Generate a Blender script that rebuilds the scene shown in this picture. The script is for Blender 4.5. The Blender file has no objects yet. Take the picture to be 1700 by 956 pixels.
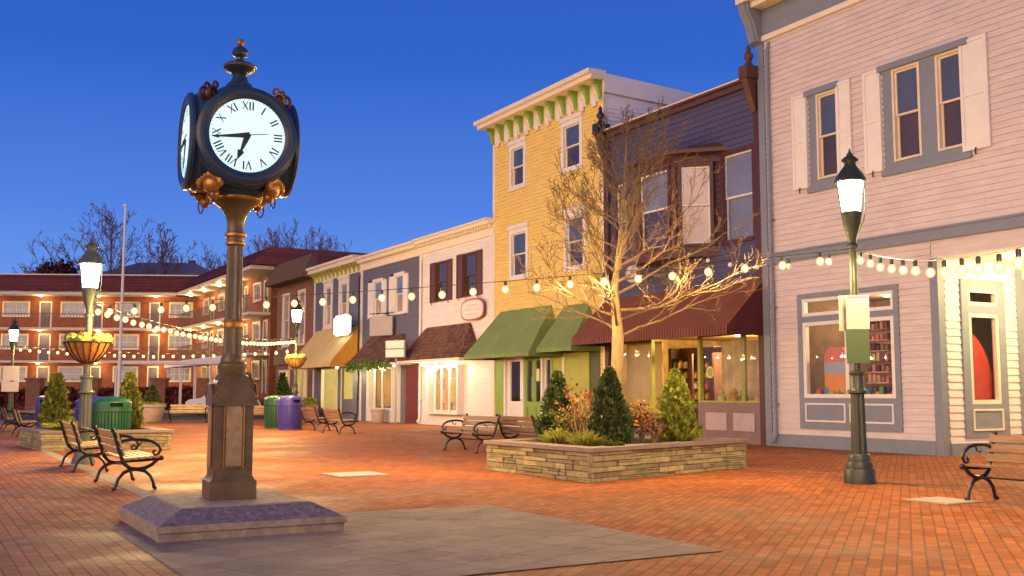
import bpy, math, random
from mathutils import Matrix, Vector
random.seed(7)
R = math.radians
sc = bpy.context.scene
COL = sc.collection
PI = math.pi

# ---------------------------------------------------------------- camera
F_PX, CAM_H, PITCH = 1750.0, 1.3, math.atan((652 - 478) / 1750.0)
cam = bpy.data.cameras.new('camera'); co = bpy.data.objects.new('camera', cam); COL.objects.link(co)
cam.sensor_width = 36; cam.lens = 36 * F_PX / 1700; cam.clip_end = 2000
co.location = (0, 0, CAM_H); co.rotation_euler = (PI / 2 + PITCH, 0, 0)
sc.camera = co

# ---------------------------------------------------------------- sky and sun
SUN_EL, SUN_AZ = R(7), R(215)          # afterglow low in the west, behind and left of the camera
world = bpy.data.worlds.new('World'); sc.world = world; world.use_nodes = True
nt = world.node_tree; N = nt.nodes; L = nt.links; N.clear()
wo = N.new('ShaderNodeOutputWorld'); bg = N.new('ShaderNodeBackground')
tc = N.new('ShaderNodeTexCoord'); sx = N.new('ShaderNodeSeparateXYZ'); L.new(tc.outputs['Generated'], sx.inputs[0])
rp = N.new('ShaderNodeValToRGB'); L.new(sx.outputs['Z'], rp.inputs[0])
el = rp.color_ramp.elements
el[0].position = 0.0; el[0].color = (.125, .285, .77, 1)
el[1].position = 1.0; el[1].color = (.007, .036, .24, 1)
for p, c in ((.10, (.11, .26, .74)), (.17, (.064, .185, .67)), (.30, (.021, .104, .52)), (.55, (.013, .067, .37))):
    e = el.new(p); e.color = c + (1,)
dt = N.new('ShaderNodeVectorMath'); dt.operation = 'DOT_PRODUCT'; L.new(tc.outputs['Generated'], dt.inputs[0])
dt.inputs[1].default_value = (math.sin(SUN_AZ), math.cos(SUN_AZ), 0)
mr = N.new('ShaderNodeMapRange'); mr.interpolation_type = 'SMOOTHSTEP'; L.new(dt.outputs['Value'], mr.inputs[0])
mr.inputs[1].default_value = .05; mr.inputs[2].default_value = .95
zr = N.new('ShaderNodeMapRange'); zr.interpolation_type = 'SMOOTHSTEP'; L.new(sx.outputs['Z'], zr.inputs[0])
zr.inputs[1].default_value = .75; zr.inputs[2].default_value = .02
mu = N.new('ShaderNodeMath'); mu.operation = 'MULTIPLY'; L.new(mr.outputs[0], mu.inputs[0]); L.new(zr.outputs[0], mu.inputs[1])
mx = N.new('ShaderNodeMix'); mx.data_type = 'RGBA'; L.new(mu.outputs[0], mx.inputs[0]); L.new(rp.outputs[0], mx.inputs[6])
mx.inputs[7].default_value = (.95, .58, .52, 1)
sky = N.new('ShaderNodeTexSky'); sky.sky_type = 'NISHITA'; sky.sun_disc = False
sky.sun_elevation = SUN_EL; sky.sun_rotation = SUN_AZ
ad = N.new('ShaderNodeMix'); ad.data_type = 'RGBA'; ad.blend_type = 'ADD'; ad.inputs[0].default_value = .006
L.new(mx.outputs[2], ad.inputs[6]); L.new(sky.outputs[0], ad.inputs[7]); L.new(ad.outputs[2], bg.inputs[0]); bg.inputs[1].default_value = 1.0
L.new(bg.outputs[0], wo.inputs[0])
sun = bpy.data.lights.new('sun', 'SUN'); so = bpy.data.objects.new('sun', sun); COL.objects.link(so)
sun.energy = 1.7; sun.angle = R(55); sun.color = (1, .70, .50)
so.rotation_euler = (PI / 2 - SUN_EL, 0, PI - SUN_AZ)
so.location = (-20, -30, 20)
BULB_W, BULB_C = 72.0, (1.0, .645, .225)
sc.view_settings.view_transform = 'Standard'; sc.view_settings.look = 'None'
sc.view_settings.exposure = 0.15; sc.view_settings.gamma = 1.0
sc.view_settings.use_curve_mapping = False
sc.cycles.use_denoising = True
sc.cycles.max_bounces = 6; sc.cycles.transparent_max_bounces = 12
sc.cycles.sample_clamp_indirect = 3.0; sc.cycles.sample_clamp_direct = 0
sc.cycles.use_light_tree = True
sc.cycles.caustics_reflective = False; sc.cycles.caustics_refractive = False

# ---------------------------------------------------------------- measuring helpers
def ray(px, py):
    x = (px - 850) / F_PX; y = -(py - 478) / F_PX
    return Vector((x, math.cos(PITCH) - y * math.sin(PITCH), math.sin(PITCH) + y * math.cos(PITCH)))
CAMP = Vector((0, 0, CAM_H))
def G(px, py, z=0.0):
    d = ray(px, py); t = (z - CAM_H) / d.z
    return CAMP + d * t
def AT(px, py, Y):
    d = ray(px, py); return CAMP + d * (Y / d.y)
d_ = ray(-150, 652); AZ = math.atan2(d_.x, d_.y)
UX = Vector((-math.sin(AZ), -math.cos(AZ), 0))      # along the shop row, towards the camera
UY = Vector((math.cos(AZ), -math.sin(AZ), 0))       # into the shops
ORG = G(1290, 740)
RZ = math.atan2(UX.y, UX.x)
ROWM = Matrix.Translation(ORG) @ Matrix.Rotation(RZ, 4, 'Z')
def ROW(x, y, z=0.0): return ROWM @ Vector((x, y, z))
def W(px, py, y=0.0):
    d = ray(px, py); o = ORG + UY * y - CAMP; o.z = 0
    t = o.dot(UY) / d.dot(UY)
    p = d * t
    return ((p - o).dot(UX), CAM_H + p.z)
def wx(px, py, y=0.0): return W(px, py, y)[0]
def wz(px, py, y=0.0): return W(px, py, y)[1]
def S(px, py, lx):
    d = ray(px, py); o = ORG + UX * lx - CAMP; o.z = 0
    t = o.dot(UX) / d.dot(UX); p = d * t
    return ((p - o).dot(UY), CAM_H + p.z)

# ---------------------------------------------------------------- materials
_m = {}
def mat(name, col, rough=.6, var=.12, scale=6.0, bump=0.0, bscale=60.0, metal=0.0, island=0.0, spec=.4, stretch=None, col2=None):
    if name in _m: return _m[name]
    m = bpy.data.materials.new(name); m.use_nodes = True; t = m.node_tree; n = t.nodes; l = t.links
    b = n['Principled BSDF']; b.inputs['Roughness'].default_value = rough; b.inputs['Metallic'].default_value = metal
    b.inputs['Specular IOR Level'].default_value = spec
    tc = n.new('ShaderNodeTexCoord'); src = tc.outputs['Object']
    if stretch:
        mp = n.new('ShaderNodeMapping'); mp.inputs['Scale'].default_value = stretch; l.new(src, mp.inputs[0]); src = mp.outputs[0]
    no = n.new('ShaderNodeTexNoise'); no.inputs['Scale'].default_value = scale; no.inputs['Detail'].default_value = 5
    no.inputs['Roughness'].default_value = .65; l.new(src, no.inputs['Vector'])
    r = n.new('ShaderNodeValToRGB'); l.new(no.outputs[0], r.inputs[0])
    c2 = col2 or col
    r.color_ramp.elements[0].position = .3; r.color_ramp.elements[1].position = .72
    r.color_ramp.elements[0].color = tuple(max(0, c * (1 - var)) for c in col) + (1,)
    r.color_ramp.elements[1].color = tuple(min(1, c * (1 + var)) for c in c2) + (1,)
    out = r.outputs[0]
    if island:
        g = n.new('ShaderNodeNewGeometry'); mr = n.new('ShaderNodeMapRange'); l.new(g.outputs['Random Per Island'], mr.inputs[0])
        mr.inputs[3].default_value = 1 - island; mr.inputs[4].default_value = 1 + island
        hs = n.new('ShaderNodeHueSaturation'); l.new(mr.outputs[0], hs.inputs['Value']); l.new(out, hs.inputs['Color'])
        mr2 = n.new('ShaderNodeMapRange'); 
        w = n.new('ShaderNodeTexWhiteNoise'); w.noise_dimensions = '1D'; l.new(g.outputs['Random Per Island'], w.inputs['W'])
        l.new(w.outputs['Value'], mr2.inputs[0]); mr2.inputs[3].default_value = .5 - island * .06; mr2.inputs[4].default_value = .5 + island * .06
        l.new(mr2.outputs[0], hs.inputs['Hue']); out = hs.outputs[0]
    l.new(out, b.inputs['Base Color'])
    if bump:
        nb = n.new('ShaderNodeTexNoise'); nb.inputs['Scale'].default_value = bscale; nb.inputs['Detail'].default_value = 4; l.new(src, nb.inputs['Vector'])
        bp = n.new('ShaderNodeBump'); bp.inputs['Strength'].default_value = bump; bp.inputs['Distance'].default_value = .02
        l.new(nb.outputs[0], bp.inputs['Height']); l.new(bp.outputs[0], b.inputs['Normal'])
    _m[name] = m; return m
def emit(name, col, s, sample=True):
    if name in _m: return _m[name]
    m = bpy.data.materials.new(name); m.use_nodes = True; n = m.node_tree.nodes; b = n['Principled BSDF']
    b.inputs['Base Color'].default_value = (.25, .25, .25, 1); b.inputs['Roughness'].default_value = .3
    b.inputs['Emission Color'].default_value = tuple(col) + (1,); b.inputs['Emission Strength'].default_value = s
    if not sample: m.cycles.emission_sampling = 'NONE'
    _m[name] = m; return m
def glassmat(name, tint=(1, 1, 1), refl=.16):
    if name in _m: return _m[name]
    m = bpy.data.materials.new(name); m.use_nodes = True; t = m.node_tree; n = t.nodes; l = t.links; n.clear()
    o = n.new('ShaderNodeOutputMaterial'); tr = n.new('ShaderNodeBsdfTransparent'); tr.inputs[0].default_value = tuple(tint) + (1,)
    gl = n.new('ShaderNodeBsdfGlossy'); gl.inputs['Roughness'].default_value = .015
    fr = n.new('ShaderNodeFresnel'); fr.inputs[0].default_value = 1.5
    ma = n.new('ShaderNodeMath'); ma.operation = 'MULTIPLY_ADD'; ma.inputs[1].default_value = .45; ma.inputs[2].default_value = refl * .12
    ma.use_clamp = True
    nz = n.new('ShaderNodeTexNoise'); nz.inputs['Scale'].default_value = 1.3; tcn = n.new('ShaderNodeTexCoord'); l.new(tcn.outputs['Object'], nz.inputs['Vector'])
    bp = n.new('ShaderNodeBump'); bp.inputs['Strength'].default_value = .08; bp.inputs['Distance'].default_value = .05
    l.new(nz.outputs[0], bp.inputs['Height']); l.new(bp.outputs[0], gl.inputs['Normal'])
    mi = n.new('ShaderNodeMixShader'); l.new(fr.outputs[0], ma.inputs[0]); l.new(ma.outputs[0], mi.inputs[0])
    l.new(tr.outputs[0], mi.inputs[1]); l.new(gl.outputs[0], mi.inputs[2]); l.new(mi.outputs[0], o.inputs[0])
    _m[name] = m; return m
def panemat(name, col, rough=.06):
    if name in _m: return _m[name]
    m = mat(name, col, rough, .25, .8, spec=.9)
    n = m.node_tree.nodes; l = m.node_tree.links; b = n['Principled BSDF']
    nb = n.new('ShaderNodeTexNoise'); nb.inputs['Scale'].default_value = 1.1; t = n.new('ShaderNodeTexCoord'); l.new(t.outputs['Object'], nb.inputs['Vector'])
    bp = n.new('ShaderNodeBump'); bp.inputs['Strength'].default_value = .10; bp.inputs['Distance'].default_value = .08
    l.new(nb.outputs[0], bp.inputs['Height']); l.new(bp.outputs[0], b.inputs['Normal'])
    return m
def brickmat(name, c1, c2, mortar, w, h, ang=0.0, msize=.008, squash=1.0, wall=False, rough=.75, offs=.5, bstr=.35, patch=.25, freq=2):
    if name in _m: return _m[name]
    m = bpy.data.materials.new(name); m.use_nodes = True; t = m.node_tree; n = t.nodes; l = t.links
    b = n['Principled BSDF']; b.inputs['Roughness'].default_value = rough; b.inputs['Specular IOR Level'].default_value = .16
    tc = n.new('ShaderNodeTexCoord'); mp = n.new('ShaderNodeMapping')
    if wall:   # along x and up
        mp.inputs['Rotation'].default_value = (PI / 2, 0, 0); mp.vector_type = 'TEXTURE'
    else:
        mp.inputs['Rotation'].default_value = (0, 0, ang)
    l.new(tc.outputs['Object'], mp.inputs[0])
    br = n.new('ShaderNodeTexBrick'); l.new(mp.outputs[0], br.inputs['Vector'])
    br.inputs['Scale'].default_value = 1; br.inputs['Brick Width'].default_value = w; br.inputs['Row Height'].default_value = h
    br.inputs['Mortar Size'].default_value = msize; br.inputs['Mortar Smooth'].default_value = .25; br.offset = offs; br.offset_frequency = freq
    br.inputs['Color1'].default_value = c1 + (1,); br.inputs['Color2'].default_value = c2 + (1,); br.inputs['Mortar'].default_value = mortar + (1,)
    no = n.new('ShaderNodeTexNoise'); no.inputs['Scale'].default_value = .55; no.inputs['Detail'].default_value = 7; no.inputs['Roughness'].default_value = .62
    l.new(tc.outputs['Object'], no.inputs['Vector'])
    r = n.new('ShaderNodeMapRange'); r.inputs[1].default_value = .3; r.inputs[2].default_value = .7; r.inputs[3].default_value = 1 - patch; r.inputs[4].default_value = 1 + patch
    l.new(no.outputs[0], r.inputs[0])
    mxx = n.new('ShaderNodeVectorMath'); mxx.operation = 'SCALE'; l.new(br.outputs['Color'], mxx.inputs[0]); l.new(r.outputs[0], mxx.inputs['Scale'])
    st = n.new('ShaderNodeTexNoise'); st.inputs['Scale'].default_value = 2.3; st.inputs['Detail'].default_value = 9; st.inputs['Roughness'].default_value = .72
    l.new(tc.outputs['Object'], st.inputs['Vector']); sr = n.new('ShaderNodeMapRange'); l.new(st.outputs[0], sr.inputs[0])
    sr.inputs[1].default_value = .30; sr.inputs[2].default_value = .52; sr.inputs[3].default_value = .62; sr.inputs[4].default_value = 1.0
    mx2 = n.new('ShaderNodeVectorMath'); mx2.operation = 'SCALE'; l.new(mxx.outputs[0], mx2.inputs[0]); l.new(sr.outputs[0], mx2.inputs['Scale'])
    l.new(mx2.outputs[0], b.inputs['Base Color'])
    r2 = n.new('ShaderNodeMapRange'); r2.inputs[1].default_value = .35; r2.inputs[2].default_value = .65; r2.inputs[3].default_value = rough - .28; r2.inputs[4].default_value = rough + .1
    l.new(no.outputs[0], r2.inputs[0]); l.new(r2.outputs[0], b.inputs['Roughness'])
    nf = n.new('ShaderNodeTexNoise'); nf.inputs['Scale'].default_value = 40; l.new(tc.outputs['Object'], nf.inputs['Vector'])
    mm = n.new('ShaderNodeMath'); mm.operation = 'MULTIPLY_ADD'; mm.inputs[1].default_value = -1.0; l.new(br.outputs['Fac'], mm.inputs[0])
    ms = n.new('ShaderNodeMath'); ms.operation = 'MULTIPLY'; ms.inputs[1].default_value = .5; l.new(nf.outputs[0], ms.inputs[0]); l.new(ms.outputs[0], mm.inputs[2])
    bp = n.new('ShaderNodeBump'); bp.inputs['Strength'].default_value = bstr; bp.inputs['Distance'].default_value = .01
    l.new(mm.outputs[0], bp.inputs['Height']); l.new(bp.outputs[0], b.inputs['Normal'])
    _m[name] = m; return m

M_white = mat('white_paint', (.74, .72, .70), .5, .05, 3)
M_cream = mat('cream_paint', (.78, .70, .56), .5, .05, 3)
M_lilac = mat('lilac_siding', (.62, .55, .555), .55, .12, 1.3, stretch=(1, 1, 6))
M_bluegrey = mat('blue_grey_trim', (.20, .23, .30), .5, .07, 3)
M_yellow = mat('yellow_siding', (.76, .58, .17), .55, .12, 1.3, stretch=(1, 1, 6))
M_wsiding = mat('white_siding', (.74, .70, .70), .55, .12, 1.3, stretch=(1, 1, 6))
M_purple = mat('purple_siding', (.078, .074, .145), .5, .12, 1.3, stretch=(1, 1, 6))
M_maroon = mat('maroon_trim', (.075, .022, .026), .5, .12, 3)
M_brown = mat('brown_trim', (.10, .045, .035), .5, .12, 3)
M_slate = mat('slate_blue_siding', (.14, .14, .18), .55, .08, 1.3, stretch=(1, 1, 6))
M_green = mat('green_paint', (.22, .36, .06), .5, .10, 3)
M_olive = mat('olive_paint', (.36, .38, .07), .5, .10, 3)
M_greenawn = mat('green_canvas', (.19, .27, .09), .8, .10, 1.5)
M_maroonawn = mat('maroon_canvas', (.085, .018, .022), .75, .15, 2)
M_yellawn = mat('cream_canvas', (.72, .52, .20), .8, .07, 2)
M_shingle = mat('wood_shingles', (.17, .085, .06), .85, .2, 8, island=.35)
M_roof = mat('red_roof', (.20, .05, .035), .8, .2, 2, island=.2)
M_greyroof = mat('grey_roof', (.16, .15, .20), .8, .1, 2)
M_iron = mat('black_iron', (.016, .016, .017), .35, .2, 8, spec=.5)
M_lamp = mat('green_lamp_paint', (.035, .045, .034), .4, .25, 9, spec=.5)
M_lampL = mat('pale_green_lamp_paint', (.10, .12, .095), .5, .15, 9)
M_clock = mat('dark_clock_paint', (.028, .058, .092), .34, .25, 6, spec=.6)
M_gold = mat('gold_paint', (.50, .26, .06), .4, .3, 20, metal=.6)
M_olivegold = mat('warm_lit_paint', (.16, .11, .036), .35, .35, 5, spec=.6)  # warm light on the clock's base and column put into this olive tone
M_panelgold = mat('lit_panel_tan', (.44, .30, .13), .45, .35, 8, spec=.5)  # light on the pedestal panels painted as a tan tone
M_stonecap = mat('plinth_slope_stone', (.21, .168, .19), .75, .55, 16, bump=.3, bscale=90)  # darker, purplish tone on the sloping faces
M_stonetop = mat('plinth_concrete', (.40, .31, .21), .8, .35, 7, bump=.25, bscale=70)
M_ledge = mat('ledge_stone', (.36, .31, .16), .9, .25, 9, bump=.6, bscale=30, island=.32)
M_mortar = mat('dark_mortar', (.11, .08, .05), .95, .2, 9)
M_cap = mat('cap_stone', (.25, .20, .175), .8, .15, 5, bump=.3, bscale=40)
M_wood = mat('bench_wood', (.25, .14, .085), .5, .25, 5, stretch=(.6, 9, 9))
M_woodpale_lit = mat('bench_wood_pale_lit', (.52, .36, .15), .5, .2, 5, stretch=(.6, 9, 9))  # pale wood; light on the left benches is put into the colour
M_binG = mat('green_bin_paint', (.013, .085, .038), .35, .12, 5, spec=.5)
M_binB = mat('blue_bin_paint', (.06, .045, .33), .35, .12, 5, spec=.5)
M_dark = mat('dark_void', (.008, .008, .008), .9, .1, 3)
M_soil = mat('soil', (.05, .035, .025), .95, .3, 20, bump=.8, bscale=40)
M_bark = mat('pale_bark', (.25, .18, .095), .8, .25, 8, bump=.4, bscale=50, stretch=(3, 3, .6))
M_twig = mat('twig_bark', (.30, .19, .10), .8, .2, 8)
M_fartwig = mat('far_twig_bark', (.19, .12, .135), .9, .2, 3)
M_conifer = mat('conifer_green', (.055, .09, .022), .7, .3, 5, island=.55)
M_coniferL = mat('conifer_light_green', (.23, .26, .035), .7, .3, 5, island=.55)
M_coniferO = mat('conifer_olive', (.14, .15, .025), .7, .3, 5, island=.5)
M_tuft = mat('yellow_green_grass', (.42, .42, .06), .7, .3, 5, island=.4)
M_redleaf = mat('red_leaves', (.28, .06, .035), .7, .3, 5, island=.5)
M_orange = mat('orange_leaves', (.42, .17, .03), .7, .3, 5, island=.4)
M_hedge = mat('burgundy_hedge', (.13, .02, .02), .8, .3, 3, island=.6)
M_darkred = mat('dark_red_foliage', (.075, .018, .022), .8, .3, 3, island=.6)
M_cabbage = mat('cabbage_leaf', (.50, .52, .10), .6, .25, 12, island=.35)
M_coco = mat('coir_liner', (.44, .21, .06), .9, .3, 12, bump=.5, bscale=40)
M_sash = mat('cream_sash', (.70, .60, .48), .5, .06, 4)
P_blue = panemat('pane_upper', (.065, .085, .135))  # opaque panes: sky reflections and pale curtains put into the base colours
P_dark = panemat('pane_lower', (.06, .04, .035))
P_pale = panemat('pane_pale', (.34, .27, .27), .12)
P_curt = panemat('pane_curtain', (.17, .20, .27), .10)
GLASS = glassmat('shop_glass')
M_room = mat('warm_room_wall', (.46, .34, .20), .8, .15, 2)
M_steel = mat('grey_steel', (.40, .40, .42), .5, .1, 5)
M_asphalt = mat('asphalt', (.055, .055, .065), .85, .25, 3, bump=.3, bscale=60)
M_pave = mat('pale_pavement', (.33, .29, .22), .85, .12, 2)
M_beige = mat('beige_pot', (.46, .36, .30), .8, .12, 5)
BRICK_W = brickmat('motel_brick', (.34, .095, .04), (.26, .07, .032), (.26, .16, .11), .22, .075, msize=.01, wall=True, patch=.18)
BRICK_B = brickmat('brown_brick', (.27, .10, .06), (.20, .07, .045), (.28, .2, .15), .22, .075, msize=.01, wall=True, patch=.18)
PLAZA = brickmat('plaza_brick', (.50, .165, .046), (.32, .098, .032), (.21, .075, .03), .215, .108, ang=R(-69.6), msize=.009, rough=.78, patch=.16, offs=.5)
BAND = brickmat('band_brick', (.54, .215, .085), (.36, .125, .06), (.17, .075, .04), .215, .108, ang=-RZ, msize=.008, rough=.8, patch=.18)
FLAG = brickmat('slate_flags', (.41, .31, .21), (.31, .24, .17), (.18, .13, .09), .62, .38, ang=R(-52), msize=.007, rough=.9, patch=.22, offs=.37, bstr=.5, freq=3)
def bulbmat():
    m = bpy.data.materials.new('bulb_glow'); m.use_nodes = True; t = m.node_tree; n = t.nodes; l = t.links; n.clear()
    o = n.new('ShaderNodeOutputMaterial'); em = n.new('ShaderNodeEmission')
    em.inputs[0].default_value = (1, .56, .17, 1)      # hot core, amber rim: the bulb's halo painted into its emission
    lw = n.new('ShaderNodeLayerWeight'); lw.inputs[0].default_value = .5
    mr_ = n.new('ShaderNodeMapRange'); mr_.interpolation_type = 'SMOOTHSTEP'; l.new(lw.outputs['Facing'], mr_.inputs[0]); mr_.inputs[1].default_value = .02; mr_.inputs[2].default_value = .26
    mr_.inputs[3].default_value = 26; mr_.inputs[4].default_value = 1.6
    l.new(mr_.outputs[0], em.inputs[1]); l.new(em.outputs[0], o.inputs[0])
    m.cycles.emission_sampling = 'NONE'; return m
E_bulb = bulbmat()
E_lamp = emit('lamp_glow', (1, .88, .72), 34)
E_dial = emit('dial_glow', (.70, .97, 1.0), .95)
E_sign = emit('lit_sign', (1, .93, .70), 5)
E_ceil = emit('ceiling_glow', (1, .78, .42), 12, False)

# ---------------------------------------------------------------- mesh builder
class MB:
    def __init__(s, M=None): s.v = []; s.f = []; s.mi = []; s.M = M or Matrix(); s.cur = 0
    def add(s, vs, fs, M=None):
        T = s.M @ M if M is not None else s.M
        b = len(s.v); s.v += [tuple(T @ Vector(p)) for p in vs]
        for f in fs: s.f.append(tuple(b + i for i in f)); s.mi.append(s.cur)
    def quad(s, a, b, c, d, M=None): s.add([a, b, c, d], [(0, 1, 2, 3)], M)
    def box(s, x0, x1, y0, y1, z0, z1, M=None):
        if x0 > x1: x0, x1 = x1, x0
        if y0 > y1: y0, y1 = y1, y0
        if z0 > z1: z0, z1 = z1, z0
        s.add([(x0, y0, z0), (x1, y0, z0), (x1, y1, z0), (x0, y1, z0), (x0, y0, z1), (x1, y0, z1), (x1, y1, z1), (x0, y1, z1)],
              [(0, 3, 2, 1), (4, 5, 6, 7), (0, 1, 5, 4), (1, 2, 6, 5), (2, 3, 7, 6), (3, 0, 4, 7)], M)
    def bev(s, x0, x1, y0, y1, z0, z1, b=.01, M=None):   # box with chamfered vertical and top edges
        def ring(i, z): return [(x0 + i, y0 + b, z), (x0 + b, y0 + i, z), (x1 - b, y0 + i, z), (x1 - i, y0 + b, z), (x1 - i, y1 - b, z), (x1 - b, y1 - i, z), (x0 + b, y1 - i, z), (x0 + i, y1 - b, z)]
        s.loft([ring(0, z0), ring(0, z1 - b), ring(b * .7, z1)], M=M)
    def loft(s, rings, close=True, cap=True, M=None):
        n = len(rings[0]); vs = [p for r in rings for p in r]; fs = []
        for k in range(len(rings) - 1):
            for i in range(n if close else n - 1):
                j = (i + 1) % n; fs.append((k * n + i, k * n + j, (k + 1) * n + j, (k + 1) * n + i))
        if cap: fs.append(tuple(reversed(range(n)))); fs.append(tuple((len(rings) - 1) * n + i for i in range(n)))
        s.add(vs, fs, M)
    def lathe(s, prof, c=(0, 0, 0), seg=24, M=None, flute=0, fl_d=.0, cap=True):
        rings = []
        for r, z in prof:
            ring = []
            for i in range(seg):
                a = 2 * PI * i / seg; rr = r
                if flute: rr = r * (1 - fl_d * (.5 - .5 * math.cos(a * flute)))
                ring.append((c[0] + rr * math.cos(a), c[1] + rr * math.sin(a), c[2] + z))
            rings.append(ring)
        s.loft(rings, cap=cap, M=M)
    def tube(s, pts, rad, seg=6, M=None, cap=True):
        pts = [Vector(p) for p in pts]; n = len(pts); rings = []
        if not hasattr(rad, '__len__'): rad = [rad] * n
        up = None
        for i, p in enumerate(pts):
            t = (pts[min(i + 1, n - 1)] - pts[max(i - 1, 0)])
            if t.length < 1e-9: t = Vector((0, 0, 1))
            t.normalize()
            if up is None: up = t.orthogonal().normalized()
            else:
                up = up - t * up.dot(t)
                up = up.normalized() if up.length > 1e-6 else t.orthogonal().normalized()
            w = t.cross(up)
            rings.append([tuple(p + (up * math.cos(2 * PI * k / seg) + w * math.sin(2 * PI * k / seg)) * rad[i]) for k in range(seg)])
        s.loft(rings, cap=cap, M=M)
    def ball(s, c, r, seg=10, rings=6, sc_=(1, 1, 1), M=None):
        prof = []
        for k in range(rings + 1):
            a = -PI / 2 + PI * k / rings; prof.append((max(1e-4, math.cos(a))* r, math.sin(a) * r))
        rs = [[(c[0] + q * math.cos(2 * PI * i / seg) * sc_[0], c[1] + q * math.sin(2 * PI * i / seg) * sc_[1], c[2] + z * sc_[2]) for i in range(seg)] for q, z in prof]
        s.loft(rs, M=M)
    def prism(s, poly, y0, y1, M=None):      # polygon in x,z pushed along y
        n = len(poly); vs = [(x, y0, z) for x, z in poly] + [(x, y1, z) for x, z in poly]
        fs = [tuple(range(n)), tuple(reversed(range(n, 2 * n)))] + [(i, i + n, (i + 1) % n + n, (i + 1) % n) for i in range(n)]
        s.add(vs, fs, M)
    def flat(s, poly, z0, z1, M=None):       # polygon in x,y pushed up
        n = len(poly); vs = [(x, y, z0) for x, y in poly] + [(x, y, z1) for x, y in poly]
        fs = [tuple(reversed(range(n))), tuple(range(n, 2 * n))] + [(i, (i + 1) % n, (i + 1) % n + n, i + n) for i in range(n)]
        s.add(vs, fs, M)
    def build(s, name, mats, parent=None, smooth=False, loc=None, rz=None):
        me = bpy.data.meshes.new(name); me.from_pydata(s.v, [], s.f)
        if not isinstance(mats, (list, tuple)): mats = [mats]
        for m in mats: me.materials.append(m)
        if len(mats) > 1: me.polygons.foreach_set('material_index', s.mi)
        if smooth:
            me.polygons.foreach_set('use_smooth', [True] * len(me.polygons))
            try: me.set_sharp_from_angle(angle=R(38))
            except Exception: pass
        me.update()
        o = bpy.data.objects.new(name, me); COL.objects.link(o)
        if parent: o.parent = parent
        if loc is not None: o.location = loc
        if rz is not None: o.rotation_euler = (0, 0, rz)
        return o
def tag(o, label, cat, group=None, kind=None):
    if label: o['label'] = label
    if cat: o['category'] = cat
    if group: o['group'] = group
    if kind: o['kind'] = kind
    return o
def thing(name, label, cat, loc=(0, 0, 0), rz=0.0, group=None):
    o = bpy.data.objects.new(name, None); COL.objects.link(o); o.location = loc; o.rotation_euler = (0, 0, rz)
    o.empty_display_size = .3
    return tag(o, label, cat, group)
def dup(root, loc, rz, label, scale=None, group=None):
    def cp(o, par):
        c = o.copy(); COL.objects.link(c); c.parent = par
        for ch in list(o.children): cp(ch, c)
        return c
    r = cp(root, None); r.location = loc; r.rotation_euler = (0, 0, rz)
    if scale: r.scale = scale if hasattr(scale, '__len__') else (scale,) * 3
    r['label'] = label
    if group: r['group'] = group
    return r
def lamp(parent, loc, watts, col=BULB_C, rad=.07, name='bulb_light'):
    d = bpy.data.lights.new(name, 'POINT'); d.energy = watts; d.color = col; d.shadow_soft_size = rad
    o = bpy.data.objects.new(name, d); COL.objects.link(o); o.location = loc; o.parent = parent
    return o

# ================================================================= ground
def sheet(name, pts, z, m):
    b = MB(); b.add([(x, y, z) for x, y in pts], [tuple(range(len(pts)))])
    return tag(b.build(name, m), None, None, kind='structure')
def rowpts(*q): return [tuple(ROW(x, y).xy) for x, y in q]
sheet('ground', [(-900, -200), (900, -200), (900, 1200), (-900, 1200)], -.15, mat('earth', (.09, .075, .06), .95, .2, .3))
sheet('plaza', [(-75, -30), (60, -30), (60, 62), (-75, 47)], 0.0, PLAZA)
LS = -15.95
sheet('brick_walk', rowpts((-13, LS - .12), (26, LS - .12), (26, -34), (-13, -34)), .004, BAND)
sheet('paving_strip', rowpts((-12, LS + .1), (8.4, LS + .1), (8.4, LS - .12), (-12, LS - .12)), .008, M_pave)
sheet('sidewalk_seam', rowpts((4.2, -6.20), (24, -6.20), (24, -6.28), (4.2, -6.28)), .006, M_cap)
sheet('slate_patch', rowpts((8.62, -16.9), (8.62, -12.75), (12.75, -12.75), (12.75, -16.9)), .008, FLAG)
b = MB(); q = [(-80, 44.5), (66, 61), (66, 78.5), (-80, 71)]
b.add([(x, y, .004) for x, y in q], [(0, 1, 2, 3)]); tag(b.build('road', M_asphalt), None, None, kind='structure')
b = MB(); q = [(-80, 66), (66, 73.2), (66, 76), (-80, 69)]
b.flat(q, 0, .13); tag(b.build('pavement', M_pave), None, None, kind='structure')

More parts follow.
